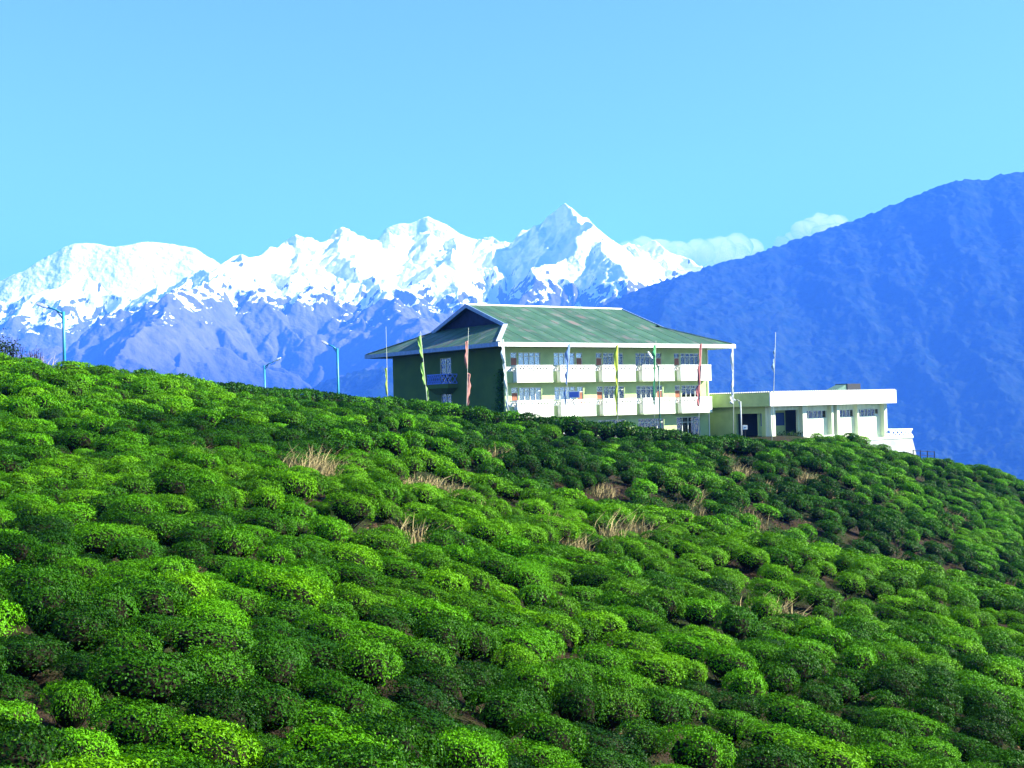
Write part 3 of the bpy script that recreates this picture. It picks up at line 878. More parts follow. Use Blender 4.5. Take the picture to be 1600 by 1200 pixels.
MB().tube([(EU0 + GI - 0.1, EV0 + EV / 2, RIDGE + 0.05), (EU0 + EU - GI + 0.1, EV0 + EV / 2, RIDGE + 0.05)], 0.12, 6).build('ridge_cap', m_white, roof)
MB().box(EU0 - 0.07, EU0 + EU + 0.07, EV0 - 0.12, EV0 - 0.06, EZ - 0.34, EZ + 0.02).build('front_fascia', m_white, roof)
MB().box(EU0 - 0.13, EU0 - 0.073, EV0 - 0.06, EV0 + EV + 0.06, EZ - 0.34, EZ + 0.02).build('side_fascia', m_slate, roof)
MB().box(EU0 + EU + 0.073, EU0 + EU + 0.13, EV0 - 0.06, EV0 + EV + 0.06, EZ - 0.34, EZ + 0.02).build('side_fascia', m_white, roof)
MB().box(EU0 - 0.07, EU0 + EU + 0.07, EV0 + EV + 0.06, EV0 + EV + 0.12, EZ - 0.34, EZ + 0.02).build('back_fascia', m_slate, roof)
# downpipe at the facade's end
MB().tube([(WR - 0.1, WV - 0.09, 0), (WR - 0.1, WV - 0.09, 9.1)], 0.05, 8).build('downpipe', m_white, lodge)

# ================================================================== THE ANNEX
annex = empty('annex', lodge_pt(25.0, -6.0, 0), RZ)
tag(annex, 'low flat roofed cream annex with wide white fascia beside the lodge', 'building')
AL = 18.1
MB().box(0, AL + 0.1, 0, 0.14, 3.42, 4.75).build('front_fascia', m_white, annex)
o = MB().box(0, 0.14, 0.143, 14.0, 3.42, 4.72).build('side_fascia', m_wall, annex)
MB().box(AL - 0.04, AL + 0.1, 0.143, 14.0, 3.42, 4.72).build('side_fascia', m_white, annex)
ar = MB().box(0.143, AL - 0.043, 0.143, 14.0, 3.5, 3.62).box(0.1, AL, 0.1, 14.0, 4.753, 4.78)
ar = ar.build('roof', m_concrete, annex)
re_ = MB()
for k in range(60):
    re_.box(0.1 + k * 0.3, 0.25 + k * 0.3, -0.05, 0.0985, 4.754, 4.84)
for k in range(45):
    re_.box(-0.05, 0.098, 0.2 + k * 0.3, 0.35 + k * 0.3, 4.754, 4.84)
re_.build('roof_edge', m_white, ar)
A0 = 1.25
ops = [(1.6, 5.0, 0.0, 3.0), (5.9, 9.1, 2.1, 2.9), (10.4, 13.1, 2.1, 2.9), (13.6, 16.9, 2.1, 2.9)]
wall_boxes(0.8, 17.6, -1.6, 3.497, A0, A0 + 0.25, ops).build('front_wall', m_cream, annex)
wall_boxes(A0 + 0.253, 13.5, -1.6, 3.497, 0.8, 1.05, [(2.0, 5.4, 0.0, 2.75)], 'y').build('side_wall', m_wall, annex)
MB().box(17.35, 17.6, A0 + 0.253, 13.5, -1.6, 3.497).build('side_wall', m_cream, annex)
MB().box(1.053, 17.347, 13.25, 13.5, -1.6, 3.497).build('back_wall', m_cream, annex)
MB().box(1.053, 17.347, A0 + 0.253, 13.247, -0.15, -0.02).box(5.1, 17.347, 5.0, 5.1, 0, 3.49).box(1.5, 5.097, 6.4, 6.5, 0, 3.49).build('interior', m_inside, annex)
MB().box(1.4, 5.1, 3.0, 3.15, 0, 3.49).build('porch_wall', m_wall, annex)
for x0, x1, d in ((0.85, 1.45, 0.45), (5.15, 5.75, 0.5), (9.25, 9.55, 0.5), (9.85, 10.2, 0.7), (13.2, 13.45, 0.4), (17.15, 17.597, 0.5)):
    MB().box(x0, x1, A0 - d, A0 - 0.003, -1.5, 3.41).build('pillar', m_cream, annex, 0.015)
A2 = window_meshes(3.2, 0.8, 5, 0); A3 = window_meshes(2.7, 0.8, 5, 0); A4 = window_meshes(3.3, 0.8, 6, 0)
add_window(annex, 5.9, A0 + 0.04, 2.1, 3.2, 0.8, 5, 0, A2, False)
add_window(annex, 10.4, A0 + 0.04, 2.1, 2.7, 0.8, 5, 0, A3, False)
add_window(annex, 13.6, A0 + 0.04, 2.1, 3.3, 0.8, 6, 0, A4, False)
ow = MB().box(0, 0.5, 0, 0.04, 0, 0.75).build('open_casement', m_frame, annex); ow.location = (16.35, A0 - 0.02, 2.15); ow.rotation_euler = (math.radians(-28), 0, 0)
o = MB().box(1.7, 4.9, 2.94, 2.997, 1.5, 2.75).build('porch_window', mat('blue_glass_panel', (0.05, 0.09, 0.22), 0.2, 0.5), annex)
# terrace plinth with lattice rail
pl = MB().prism([(5.0, 0.3, -4.5), (21.9, 0.0, -4.5), (21.9, 8, -4.5), (5.0, 8, -4.5)], [(5.0, 0.55, -0.25), (21.2, 0.55, -0.25), (21.2, 8, -0.25), (5.0, 8, -0.25)])
pl = pl.build('terrace_plinth', m_concrete, annex)
tp = MB().box(4.9, 21.3, 0.48, 8, -0.248, -0.02).build('coping', m_cream, pl)
tr = lattice(MB(), 17.7, 21.2, 0.52, 0.6, 0.06, 0.62, cell=0.55, w=0.07)
lattice(tr, 0.7, 7.5, 21.12, 21.2, 0.06, 0.62, cell=0.55, w=0.07, axis_='y')
tr.box(17.65, 21.25, 0.5, 0.62, 0.622, 0.72).box(17.65, 21.25, 0.5, 0.62, -0.017, 0.058).box(21.1, 21.22, 0.623, 7.5, 0.622, 0.72)
tr.build('lattice_rail', m_white, annex)
fr_ = MB()
for k in range(13):
    fr_.box(6.0 + k * 0.27, 6.1 + k * 0.27, 0.55, 0.63, -0.017, 0.38)
fr_.box(5.95, 9.4, 0.54, 0.64, 0.382, 0.45)
fr_.build('low_railing', m_frame, annex)
# roof-top tank housing
tk = empty('roof_tank_housing', annex.matrix_world @ Vector((0, 0, 0)) if False else lodge_pt(25 + 14.3, -6 + 3.0, 4.79), RZ)
tag(tk, 'dark box housing with slanting side on the annex roof', 'tank housing')
MB().box(0, 2.0, 0, 1.6, 0, 0.72).build('housing', m_dark, tk)
MB().prism([(-1.9, 0.1, 0.0), (-0.003, 0.1, 0.0), (-0.003, 1.5, 0.0), (-1.9, 1.5, 0.0)], [(-1.8, 0.1, 0.04), (-0.003, 0.1, 0.66), (-0.003, 1.5, 0.66), (-1.8, 1.5, 0.04)]).build('sloping_cover', mat('weathered_green_sheet', (0.10, 0.20, 0.14), 0.7, 0.3, var=0.4), tk)

# ================================================================== TEA BUSHES
def leaf_material(name, dark, bright, rough=0.42):
    m = bpy.data.materials.new(name); m.use_nodes = True
    nt = m.node_tree; N = nt.nodes; L = nt.links; b = N['Principled BSDF']
    b.inputs['Roughness'].default_value = rough; b.inputs['Specular IOR Level'].default_value = 0.08
    oi = N.new('ShaderNodeObjectInfo'); g = N.new('ShaderNodeNewGeometry')
    mx = N.new('ShaderNodeMix'); mx.data_type = 'RGBA'; mx.inputs[6].default_value = (*dark, 1); mx.inputs[7].default_value = (*bright, 1)
    ad = N.new('ShaderNodeMath'); ad.operation = 'MULTIPLY_ADD'; ad.inputs[1].default_value = 0.40
    ml = N.new('ShaderNodeMath'); ml.operation = 'MULTIPLY'; ml.inputs[1].default_value = 0.65
    L.new(oi.outputs['Random'], ml.inputs[0]); L.new(g.outputs['Random Per Island'], ad.inputs[0]); L.new(ml.outputs[0], ad.inputs[2])
    L.new(ad.outputs[0], mx.inputs[0]); L.new(mx.outputs[2], b.inputs['Base Color'])
    tl = N.new('ShaderNodeBsdfTranslucent'); L.new(mx.outputs[2], tl.inputs[0])
    ms = N.new('ShaderNodeMixShader'); ms.inputs[0].default_value = 0.15
    L.new(b.outputs[0], ms.inputs[1]); L.new(tl.outputs[0], ms.inputs[2]); L.new(ms.outputs[0], N['Material Output'].inputs[0])
    return m
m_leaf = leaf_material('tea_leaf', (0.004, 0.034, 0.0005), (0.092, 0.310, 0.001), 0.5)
m_leaf_dark = leaf_material('tea_leaf_dark', (0.002, 0.015, 0.0005), (0.028, 0.120, 0.0008), 0.5)
m_leaf_light = leaf_material('tea_leaf_light', (0.013, 0.066, 0.001), (0.120, 0.330, 0.0015), 0.5)
TONES = (m_leaf_dark, m_leaf, m_leaf_light)  # leaf tones vary by bush and also carry the fold's light and shade
m_twig_shade = mat('twig_core_shade', (0.016, 0.013, 0.007), 0.95, 0.05, rgb2=(0.006, 0.009, 0.003), scale=8)  # twig brown, blackened to stand for shade inside the bush

def leaf_cloud(name, P, Nn, L_, r, m, width=0.45, tilt=0.5):
    """rhombic folded leaves at points P with facing directions Nn"""
    n = len(P)
    d = Nn + r.normal(0, tilt, (n, 3)); d /= np.linalg.norm(d, axis=1)[:, None]
    a = np.cross(d, r.normal(0, 1, (n, 3))); a /= np.linalg.norm(a, axis=1)[:, None]
    b = np.cross(d, a)
    ln = L_ * r.uniform(0.7, 1.3, n)[:, None]; w = ln * width * 0.5
    V = np.stack([P - a * ln * 0.5, P - a * ln * 0.05 + b * w + d * w * 0.35, P + a * ln * 0.5 - d * ln * 0.08, P - a * ln * 0.05 - b * w + d * w * 0.35], 1).reshape(-1, 3)
    me = bpy.data.meshes.new(name)
    me.vertices.add(4 * n); me.vertices.foreach_set('co', V.ravel())
    me.loops.add(4 * n); me.loops.foreach_set('vertex_index', np.arange(4 * n, dtype=np.int32))
    me.polygons.add(n); me.polygons.foreach_set('loop_start', (np.arange(n) * 4).astype(np.int32))
    me.update(calc_edges=True); me.materials.append(m)
    return me

def dome(n, r, seed):
    """points on a lumpy flat-topped bush surface and their normals"""
    d = r.normal(0, 1, (n * 3, 3)); d /= np.linalg.norm(d, axis=1)[:, None]
    keep_ = (d[:, 2] > -0.5) & (r.uniform(0, 1, n * 3) < np.clip(0.42 + 1.9 * d[:, 2], 0.05, 1))
    d = d[keep_][:n]
    p = 2.9
    q = (np.abs(d[:, 0] / 0.70) ** p + np.abs(d[:, 1] / 0.66) ** p + np.abs(d[:, 2] / 0.46) ** p) ** (-1 / p)
    lump = 0.76 + 0.46 * fbm(d[:, 0] * 2.6 + seed, d[:, 1] * 2.6 + d[:, 2] * 1.3, 3, seed)
    P = d * (q * lump)[:, None]
    nn = np.stack([d[:, 0] / 0.5, d[:, 1] / 0.5, d[:, 2] / 0.36 + 0.25], 1); nn /= np.linalg.norm(nn, axis=1)[:, None]
    return P, nn

def bush_core(name, seed):  # solid near-black core carries the bush's inner shade; thin stems join it
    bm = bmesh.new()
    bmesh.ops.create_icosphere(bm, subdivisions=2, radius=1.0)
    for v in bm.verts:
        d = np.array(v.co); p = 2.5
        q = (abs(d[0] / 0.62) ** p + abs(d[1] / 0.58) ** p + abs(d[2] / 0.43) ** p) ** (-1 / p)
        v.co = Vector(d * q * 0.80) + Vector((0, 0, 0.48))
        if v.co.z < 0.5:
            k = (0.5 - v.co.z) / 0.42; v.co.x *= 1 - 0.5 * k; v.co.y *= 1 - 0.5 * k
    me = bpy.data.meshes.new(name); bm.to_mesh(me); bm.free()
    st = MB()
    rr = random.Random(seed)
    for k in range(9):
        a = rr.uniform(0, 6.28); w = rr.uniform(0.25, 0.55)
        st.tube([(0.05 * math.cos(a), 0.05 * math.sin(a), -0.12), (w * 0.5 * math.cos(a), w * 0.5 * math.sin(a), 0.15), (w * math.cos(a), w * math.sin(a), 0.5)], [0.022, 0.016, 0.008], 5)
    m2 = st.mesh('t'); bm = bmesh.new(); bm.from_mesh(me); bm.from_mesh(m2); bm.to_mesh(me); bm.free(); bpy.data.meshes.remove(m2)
    me.materials.append(m_twig_shade)
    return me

NEAR_V, FAR_V = 9, 18
near_leaf, far_leaf = [], []
for k in range(NEAR_V):
    r = np.random.default_rng(100 + k)
    P, nn = dome(3300, r, 3 + k); P = P + nn * r.normal(0, 0.025, len(P))[:, None] + np.array([0, 0, 0.52])
    near_leaf.append(leaf_cloud('tea_leaves_near', P, nn, 0.056, r, TONES[k % 3]))
for k in range(FAR_V):
    r = np.random.default_rng(200 + k)
    P, nn = dome(2300 if k < 9 else 1100, r, 23 + k); P = P + nn * r.normal(0, 0.03, len(P))[:, None] + np.array([0, 0, 0.52])
    far_leaf.append(leaf_cloud('tea_leaves_far', P, nn, 0.068 if k < 9 else 0.10, r, TONES[k % 3], 0.5))
cores = [bush_core('tea_dark_core_branches', k) for k in range(3)]

# ---- where they stand: rows that run across the slope
HEDGE = [(225, 598, 62), (330, 616, 68), (460, 628, 75), (620, 640, 82), (780, 661, 82), (900, 671, 82), (1000, 684, 82), (1100, 695, 82), (1180, 699, 84), (1260, 707, 88), (1350, 713, 95), (1430, 723, 100), (1520, 746, 103), (1600, 772, 105), (1720, 820, 106)]
hp = np.array([[at(a, b, d).x, at(a, b, d).y] for a, b, d in HEDGE])
def hedge_y(x):
    return np.interp(x, hp[:, 0], hp[:, 1])
CL = [(300, 715, 1.2, .5), (320, 722, .9, .4), (470, 742, 1.2, .8), (490, 735, 1.0, .9), (530, 748, .8, .7), (640, 760, .7, .4), (655, 852, .8, .8), (690, 765, 1.5, .5), (715, 778, .8, .5), (760, 800, .9, .5),
      (770, 718, .6, 1.0), (850, 715, 1.6, .5), (880, 712, 1.2, .4), (860, 832, .7, .8), (905, 862, .8, .7), (945, 770, 1.0, .5), (955, 845, .6, 1.2), (1000, 840, .7, .9), (1030, 685, .8, .5), (1085, 772, 1.2, .6),
      (1090, 800, 1.0, .5), (1140, 722, 1.6, .5), (1160, 740, 1.2, .6), (1180, 815, 1.5, .6), (1205, 760, 1.2, .5), (1215, 968, .9, .7), (1190, 962, .6, .5), (1260, 745, 1.5, .6), (1290, 772, 1.2, .6), (1330, 798, 1.2, .6),
      (1400, 770, 1.4, .5), (1470, 822, .9, .9), (1500, 815, 1.2, .7), (1250, 700, .6, .6), (15, 566, 1.0, 1.2), (35, 572, 1.0, 1.1), (55, 580, 1.2, 1.2), (75, 586, .8, .7), (250, 592, .5, .5), (1060, 760, 1.2, .5), (1120, 700, .8, .4)]
CLH = [(hit(a, b + 6), rad) for a, b, rad, h in CL]
E1 = np.array([0.885, -0.466]); E2 = np.array([0.466, 0.885])
cand = []
SA, SB = 0.94, 1.13
for j in range(-90, 205):
    off = (j % 2) * 0.5 + 0.35 * math.sin(j * 1.7)
    for i in range(-160, 190):
        a = (i + off) * SA; b = j * SB
        cand.append((a * E1[0] + b * E2[0], a * E1[1] + b * E2[1], j, i))
cand = np.array(cand)
cand[:, 0] += rng.normal(0, 0.12, len(cand)); cand[:, 1] += rng.normal(0, 0.12, len(cand))
wig = 0.55 * (fbm(cand[:, 0] / 7, cand[:, 1] / 7, 2, 91) - 0.5) * 2
cand[:, 0] += wig * E2[0]; cand[:, 1] += wig * E2[1]
x, y = cand[:, 0], cand[:, 1]
pxa = 800 + FPX * x / np.maximum(y, 0.1)
hy = hedge_y(x)
ok = (y > 10.3) & (y < 122) & (pxa > -260) & (pxa < 1860)
ok &= (y < np.where(pxa > 1120, hy + np.interp(pxa, [1120, 1200, 1420], [0, 9, 22]), hy - 1.3))
ok &= ~((x < hp[0, 0]) & (y > 66))
strip = (pxa > 430) & (pxa < 960) & (y > hy - 4.6)
ok &= ~(strip & (rng.uniform(0, 1, len(x)) < 0.72))
patch = fbm(x / 5.0, y / 5.0, 3, 33)
far_zone = (y > 56) & (pxa > 560) & (pxa < 1480)
thin = np.where(far_zone, smooth(0.40, 0.62, patch) * 0.55, smooth(0.63, 0.74, patch) * 0.45 + 0.01)
ok &= rng.uniform(0, 1, len(x)) > thin
for c_, rad in CLH:
    ok &= np.hypot(x - c_.x, (y - c_.y) * 0.7) > 0.32 + 0.42 * rad
cand = cand[ok]
x, y, jj, ii = cand.T
pxa = 800 + FPX * x / y
far_zone = (y > 56) & (pxa > 560) & (pxa < 1480)
n = len(cand)
sx = rng.uniform(0.66, 1.26, n); sy = rng.uniform(0.60, 0.90, n); sz = rng.uniform(0.64, 1.10, n)
big = rng.uniform(0, 1, n) < 0.16
sx[big] *= 1.22; sy[big] *= 1.1; sz[big] *= 1.08
sx[far_zone] *= 1.0; sy[far_zone] *= 1.15; sz[far_zone] *= 1.15
sx *= 0.84; sy *= 0.84; sz *= 0.80
small = rng.uniform(0, 1, n) < 0.10
sx[small] *= 0.7; sy[small] *= 0.7; sz[small] *= 0.7
rot = math.atan2(E1[1], E1[0]) + rng.normal(0, 0.28, n) + np.where(rng.uniform(0, 1, n) < 0.5, math.pi, 0)
# the hedge row along the terrace edge
hx_, hyy = [], []
tt = 0.0
for (a, b) in zip(hp[:8], hp[1:9]):
    L_ = np.linalg.norm(b - a); k = tt
    while k < L_:
        hx_.append(a + (b - a) * k / L_); k += rng.uniform(0.85, 1.15)
    tt = k - L_
hx_ = np.array(hx_)
nh = len(hx_)
x = np.r_[x, hx_[:, 0]]; y = np.r_[y, hx_[:, 1] + rng.normal(0, 0.12, nh)]
jj = np.r_[jj, np.full(nh, 999)]; ii = np.r_[ii, np.arange(nh)]
hdir = math.atan2(hp[6, 1] - hp[3, 1], hp[6, 0] - hp[3, 0])
rot = np.r_[rot, hdir + rng.normal(0, 0.2, nh)]
sx = np.r_[sx, rng.uniform(1.12, 1.4, nh)]; sy = np.r_[sy, rng.uniform(1.0, 1.25, nh)]; sz = np.r_[sz, rng.uniform(1.15, 1.4, nh)]
z = hill(x, y) - np.where(jj == 999, 0.22, 0.04)
e = 0.6
nx_ = -(hill(x + e, y) - hill(x - e, y)) / (2 * e) * 0.75; ny_ = -(hill(x, y + e) - hill(x, y - e)) / (2 * e) * 0.75
px, py, dep = proj(np.stack([x, y, z + 0.5], 1))
inside = (px > -110) & (px < 1710) & (py < 1420) & (jj != 999)
order = np.argsort(np.where(inside, dep / (sx * sy) ** 0.5, 1e9))
solo = order[:min(300, int(inside.sum()))]
solo_set = np.zeros(len(x), bool); solo_set[solo] = True

# random bush tone; shade painted into the gully, light along spur and hilltop
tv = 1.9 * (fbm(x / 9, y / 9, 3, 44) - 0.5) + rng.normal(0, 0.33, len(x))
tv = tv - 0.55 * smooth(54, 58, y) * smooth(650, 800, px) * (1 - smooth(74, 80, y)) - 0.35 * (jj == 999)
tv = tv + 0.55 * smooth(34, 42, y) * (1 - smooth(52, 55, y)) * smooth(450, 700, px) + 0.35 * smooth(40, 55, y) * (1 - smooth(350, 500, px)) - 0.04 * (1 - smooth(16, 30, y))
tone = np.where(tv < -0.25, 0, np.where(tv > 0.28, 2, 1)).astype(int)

def bush_rot(k):
    up = Vector((nx_[k], ny_[k], 1)).normalized()
    q = Vector((0, 0, 1)).rotation_difference(up)
    return (q.to_matrix() @ Matrix.Rotation(rot[k], 3, 'Z')).to_euler()

def ordinal(n):
    w = ['', 'first', 'second', 'third', 'fourth', 'fifth', 'sixth', 'seventh', 'eighth', 'ninth', 'tenth', 'eleventh', 'twelfth', 'thirteenth', 'fourteenth', 'fifteenth', 'sixteenth', 'seventeenth',
         'eighteenth', 'nineteenth', 'twentieth']
    t = {2: 'twenty', 3: 'thirty', 4: 'forty'}
    return w[n] if n <= 20 else (t[n // 10] + '-' + w[n % 10] if n % 10 else {3: 'thirtieth', 4: 'fortieth'}[n // 10])
rows = sorted(set(jj[solo]))
for rn, j in enumerate(rows, 1):
    mem = sorted([k for k in solo if jj[k] == j], key=lambda k: px[k])
    for c, k in enumerate(mem, 1):
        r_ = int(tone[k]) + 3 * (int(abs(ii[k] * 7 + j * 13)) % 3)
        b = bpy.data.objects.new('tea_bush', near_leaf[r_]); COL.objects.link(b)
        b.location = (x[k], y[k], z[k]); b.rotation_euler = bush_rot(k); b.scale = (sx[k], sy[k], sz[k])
        o = bpy.data.objects.new('dark_core_branches', cores[r_ % 3]); COL.objects.link(o); o.parent = b
        tag(b, f'rounded green tea bush, {ordinal(c)} from the left in the {ordinal(rn)} row up the slope', 'tea bush', 'clipped tea bushes on the near slope')

# ---- the rest of the garden: one object, instanced
src = bpy.data.collections.new('tea_bush_sources')
for k in range(FAR_V):
    bm = bmesh.new(); bm.from_mesh(far_leaf[k]); nl = len(bm.faces)
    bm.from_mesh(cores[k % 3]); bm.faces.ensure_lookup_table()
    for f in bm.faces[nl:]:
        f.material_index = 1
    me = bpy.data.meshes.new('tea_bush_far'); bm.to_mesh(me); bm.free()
    me.materials.append(TONES[k % 3]); me.materials.append(m_twig_shade)
    src.objects.link(bpy.data.objects.new(f'tea_bush_source_{k:02d}', me))
rest = np.where(~solo_set)[0]
pm = bpy.data.meshes.new('tea_garden')
pm.vertices.add(len(rest)); pm.vertices.foreach_set('co', np.stack([x[rest], y[rest], z[rest]], 1).ravel())
a_ = pm.attributes.new('rot', 'FLOAT_VECTOR', 'POINT'); a_.data.foreach_set('vector', np.array([bush_rot(k)[:] for k in rest]).ravel())
a_ = pm.attributes.new('scl', 'FLOAT_VECTOR', 'POINT'); a_.data.foreach_set('vector', np.stack([sx[rest], sy[rest], sz[rest]], 1).ravel())
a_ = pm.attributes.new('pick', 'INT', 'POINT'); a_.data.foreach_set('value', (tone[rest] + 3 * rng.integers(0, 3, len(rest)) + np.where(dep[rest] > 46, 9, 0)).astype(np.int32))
garden = newobj('tea_bushes', pm)
garden['kind'] = 'stuff'; garden['label'] = 'rows of clipped tea bushes covering the farther slope'
ng = bpy.data.node_groups.new('scatter_bushes', 'GeometryNodeTree')
ng.interface.new_socket('Geometry', in_out='INPUT', socket_type='NodeSocketGeometry')
ng.interface.new_socket('Geometry', in_out='OUTPUT', socket_type='NodeSocketGeometry')
gi = ng.nodes.new('NodeGroupInput'); go = ng.nodes.new('NodeGroupOutput')
ci = ng.nodes.new('GeometryNodeCollectionInfo'); ci.inputs['Collection'].default_value = src; ci.inputs['Separate Children'].default_value = True; ci.inputs['Reset Children'].default_value = True
ip = ng.nodes.new('GeometryNodeInstanceOnPoints'); ip.inputs['Pick Instance'].default_value = True
def nattr(nm, t):
    q = ng.nodes.new('GeometryNodeInputNamedAttribute'); q.data_type = t; q.inputs['Name'].default_value = nm
    return q.outputs['Attribute']
ng.links.new(gi.outputs[0], ip.inputs['Points']); ng.links.new(ci.outputs[0], ip.inputs['Instance'])
ng.links.new(nattr('pick', 'INT'), ip.inputs['Instance Index']); ng.links.new(nattr('rot', 'FLOAT_VECTOR'), ip.inputs['Rotation']); ng.links.new(nattr('scl', 'FLOAT_VECTOR'), ip.inputs['Scale'])
ng.links.new(ip.outputs[0], go.inputs[0])
md = garden.modifiers.new('scatter', 'NODES'); md.node_group = ng
print('BUSHES', len(x), 'solo', len(solo), 'rows', len(rows), 'solo depth to', dep[solo].max())

# ================================================================== DRY GRASS AND LITTER
def blades(name, P, H, m, r, width=0.022, lean=0.5):
    """tapered bent blades, one island each"""
    n = len(P)
    az = r.uniform(0, 6.283, n); d = np.stack([np.cos(az), np.sin(az), np.zeros(n)], 1)
    sd = np.stack([-np.sin(az + 1.1), np.cos(az + 1.1), np.zeros(n)], 1)
    ln = (lean * r.uniform(0.2, 1.4, n) * H)[:, None]; w = width * r.uniform(0.6, 1.4, n)[:, None]
    up = np.array([0, 0, 1.0])[None] * H[:, None]
    a = P; b = P + up * 0.55 + d * ln * 0.35; c = P + up * r.uniform(0.75, 1.0, n)[:, None] + d * ln
    V = np.stack([a - sd * w, a + sd * w, b + sd * w * 0.8, b - sd * w * 0.8, c + sd * w * 0.15, c - sd * w * 0.15], 1).reshape(-1, 3)
    k = np.arange(n)[:, None] * 6
    F = np.concatenate([k + np.array([[0, 1, 2, 3]]), k + np.array([[3, 2, 4, 5]])], 1).reshape(-1, 4)
    me = bpy.data.meshes.new(name); me.from_pydata(V.tolist(), [], F.tolist()); me.update()
    return newobj(name, me, None, m)
def island_material(name, c1, c2, rough=0.8):
    m = bpy.data.materials.new(name); m.use_nodes = True
    nt = m.node_tree; N = nt.nodes; L = nt.links; b = N['Principled BSDF']; b.inputs['Roughness'].default_value = rough; b.inputs['Specular IOR Level'].default_value = 0.15
    g = N.new('ShaderNodeNewGeometry'); mx = N.new('ShaderNodeMix'); mx.data_type = 'RGBA'; mx.inputs[6].default_value = (*c1, 1); mx.inputs[7].default_value = (*c2, 1)
    L.new(g.outputs['Random Per Island'], mx.inputs[0]); L.new(mx.outputs[2], b.inputs['Base Color'])
    return m
m_straw = island_material('straw', (0.16, 0.12, 0.045), (0.42, 0.35, 0.15))
m_litter = island_material('leaf_litter', (0.05, 0.025, 0.01), (0.22, 0.125, 0.06))
m_weed = island_material('weed_leaf', (0.010, 0.04, 0.004), (0.05, 0.11, 0.008))
gp, gh, lp = [], [], []
r = np.random.default_rng(5)
for a, b, rad, h in CL:
    c = hit(a, b + 6)
    k = int(170 * rad)
    dx = r.normal(0, rad * 0.36, k); dy = r.normal(0, rad * 0.42, k)
    gp.append(np.stack([c.x + dx, c.y + dy, hill(c.x + dx, c.y + dy) + 0.05], 1)); gh.append(h * r.uniform(0.35, 1.0, k))
    k = int(160 * rad)
    lp.append(np.stack([c.x + r.normal(0, rad * 1.1, k), c.y + r.normal(0, rad * 1.1, k)], 1))
gp = np.concatenate(gp); gh = np.concatenate(gh)
o = blades('dry_grass', gp, gh, m_straw, r, 0.011, 1.1); o['kind'] = 'stuff'; o['label'] = 'dry straw coloured grass clumps between the bushes'
# litter and weeds over the open ground
k = 26000
qx = r.uniform(-30, 50, k); qy = 9 + 100 * r.uniform(0, 1, k) ** 1.1
qp = 800 + FPX * qx / qy
okq = (qp > -100) & (qp < 1700) & (qy < hedge_y(qx) + 6)
q = np.concatenate([np.stack([qx[okq], qy[okq]], 1), *lp])
zz_ = hill(q[:, 0], q[:, 1])
P = np.c_[q, zz_ + 0.035]
half = r.uniform(0, 1, len(P)) < 0.45
Nu = np.tile(np.array([[0, 0, 1.0]]), (len(P), 1))
o = newobj('leaf_litter', leaf_cloud('leaf_litter', P[half], Nu[half], 0.16, r, m_litter, 0.4, 0.35)); o['kind'] = 'stuff'; o['label'] = 'brown prunings and fallen leaves on the soil'
Pw = P[~half]; Pw = np.concatenate([Pw + r.normal(0, 0.16, Pw.shape) * np.array([1, 1, 0.25]) + np.array([0, 0, 0.06]) for _ in range(4)])
Nw = np.tile(np.array([[0, 0, 1.0]]), (len(Pw), 1))
o = newobj('weeds', leaf_cloud('weeds', Pw, Nw, 0.13, r, m_weed, 0.35, 0.6)); o['kind'] = 'stuff'; o['label'] = 'low green weeds on the open soil'

# ---- shrubs at the crest beside the frame's edge
m_shrub = leaf_material('dark_shrub_leaf', (0.006, 0.022, 0.006), (0.02, 0.07, 0.012), 0.6)
m_purple = leaf_material('purple_twig_leaf', (0.06, 0.045, 0.09), (0.12, 0.09, 0.16), 0.8)
def shrub(px_, py_, d, w, h, m, label, nleaf, leaf, stems):
    c = at(px_, py_, d); g = hz(c.x, c.y)
    root = empty('shrub', (c.x, c.y, g)); tag(root, label, 'shrub')
    rr = np.random.default_rng(int(px_ + 300))
    st = MB(); tips = []
    for k in range(stems):
        a = rr.uniform(0, 6.28); t = rr.uniform(0.3, 1.0)
        p1 = Vector((w * 0.25 * math.cos(a), w * 0.25 * math.sin(a), h * 0.5 * t + 0.1)); p2 = Vector((w * 0.5 * math.cos(a) * t, w * 0.5 * math.sin(a) * t, h * rr.uniform(0.65, 1.0)))
        st.tube([(0, 0, -0.1), p1, p2], [0.022, 0.014, 0.006], 5); tips += [p1.lerp(p2, q_) for q_ in rr.uniform(0.1, 1.0, 5)]
    st.build('stems', m_twig_shade, root)
    tp_ = np.array([t[:] for t in tips]); P_ = tp_[rr.integers(0, len(tp_), nleaf)] + rr.normal(0, 0.13 * w, (nleaf, 3)); P_[:, 2] = np.maximum(P_[:, 2], 0.03)
    newobj('foliage', leaf_cloud('foliage', P_, np.tile(np.array([[0, 0, 1.0]]), (nleaf, 1)), leaf, rr, m, 0.5, 1.0), root)
shrub(4, 548, 60, 1.5, 1.7, m_shrub, 'dark green shrub on the hill crest at the far left', 900, 0.12, 24)
shrub(27, 560, 61, 0.8, 1.3, m_purple, 'thin purplish twiggy shrub beside the dark shrub on the crest', 160, 0.08, 16)
shrub(56, 568, 61, 0.9, 1.2, m_purple, 'low purplish twiggy shrub nearer the first street lamp', 160, 0.08, 16)

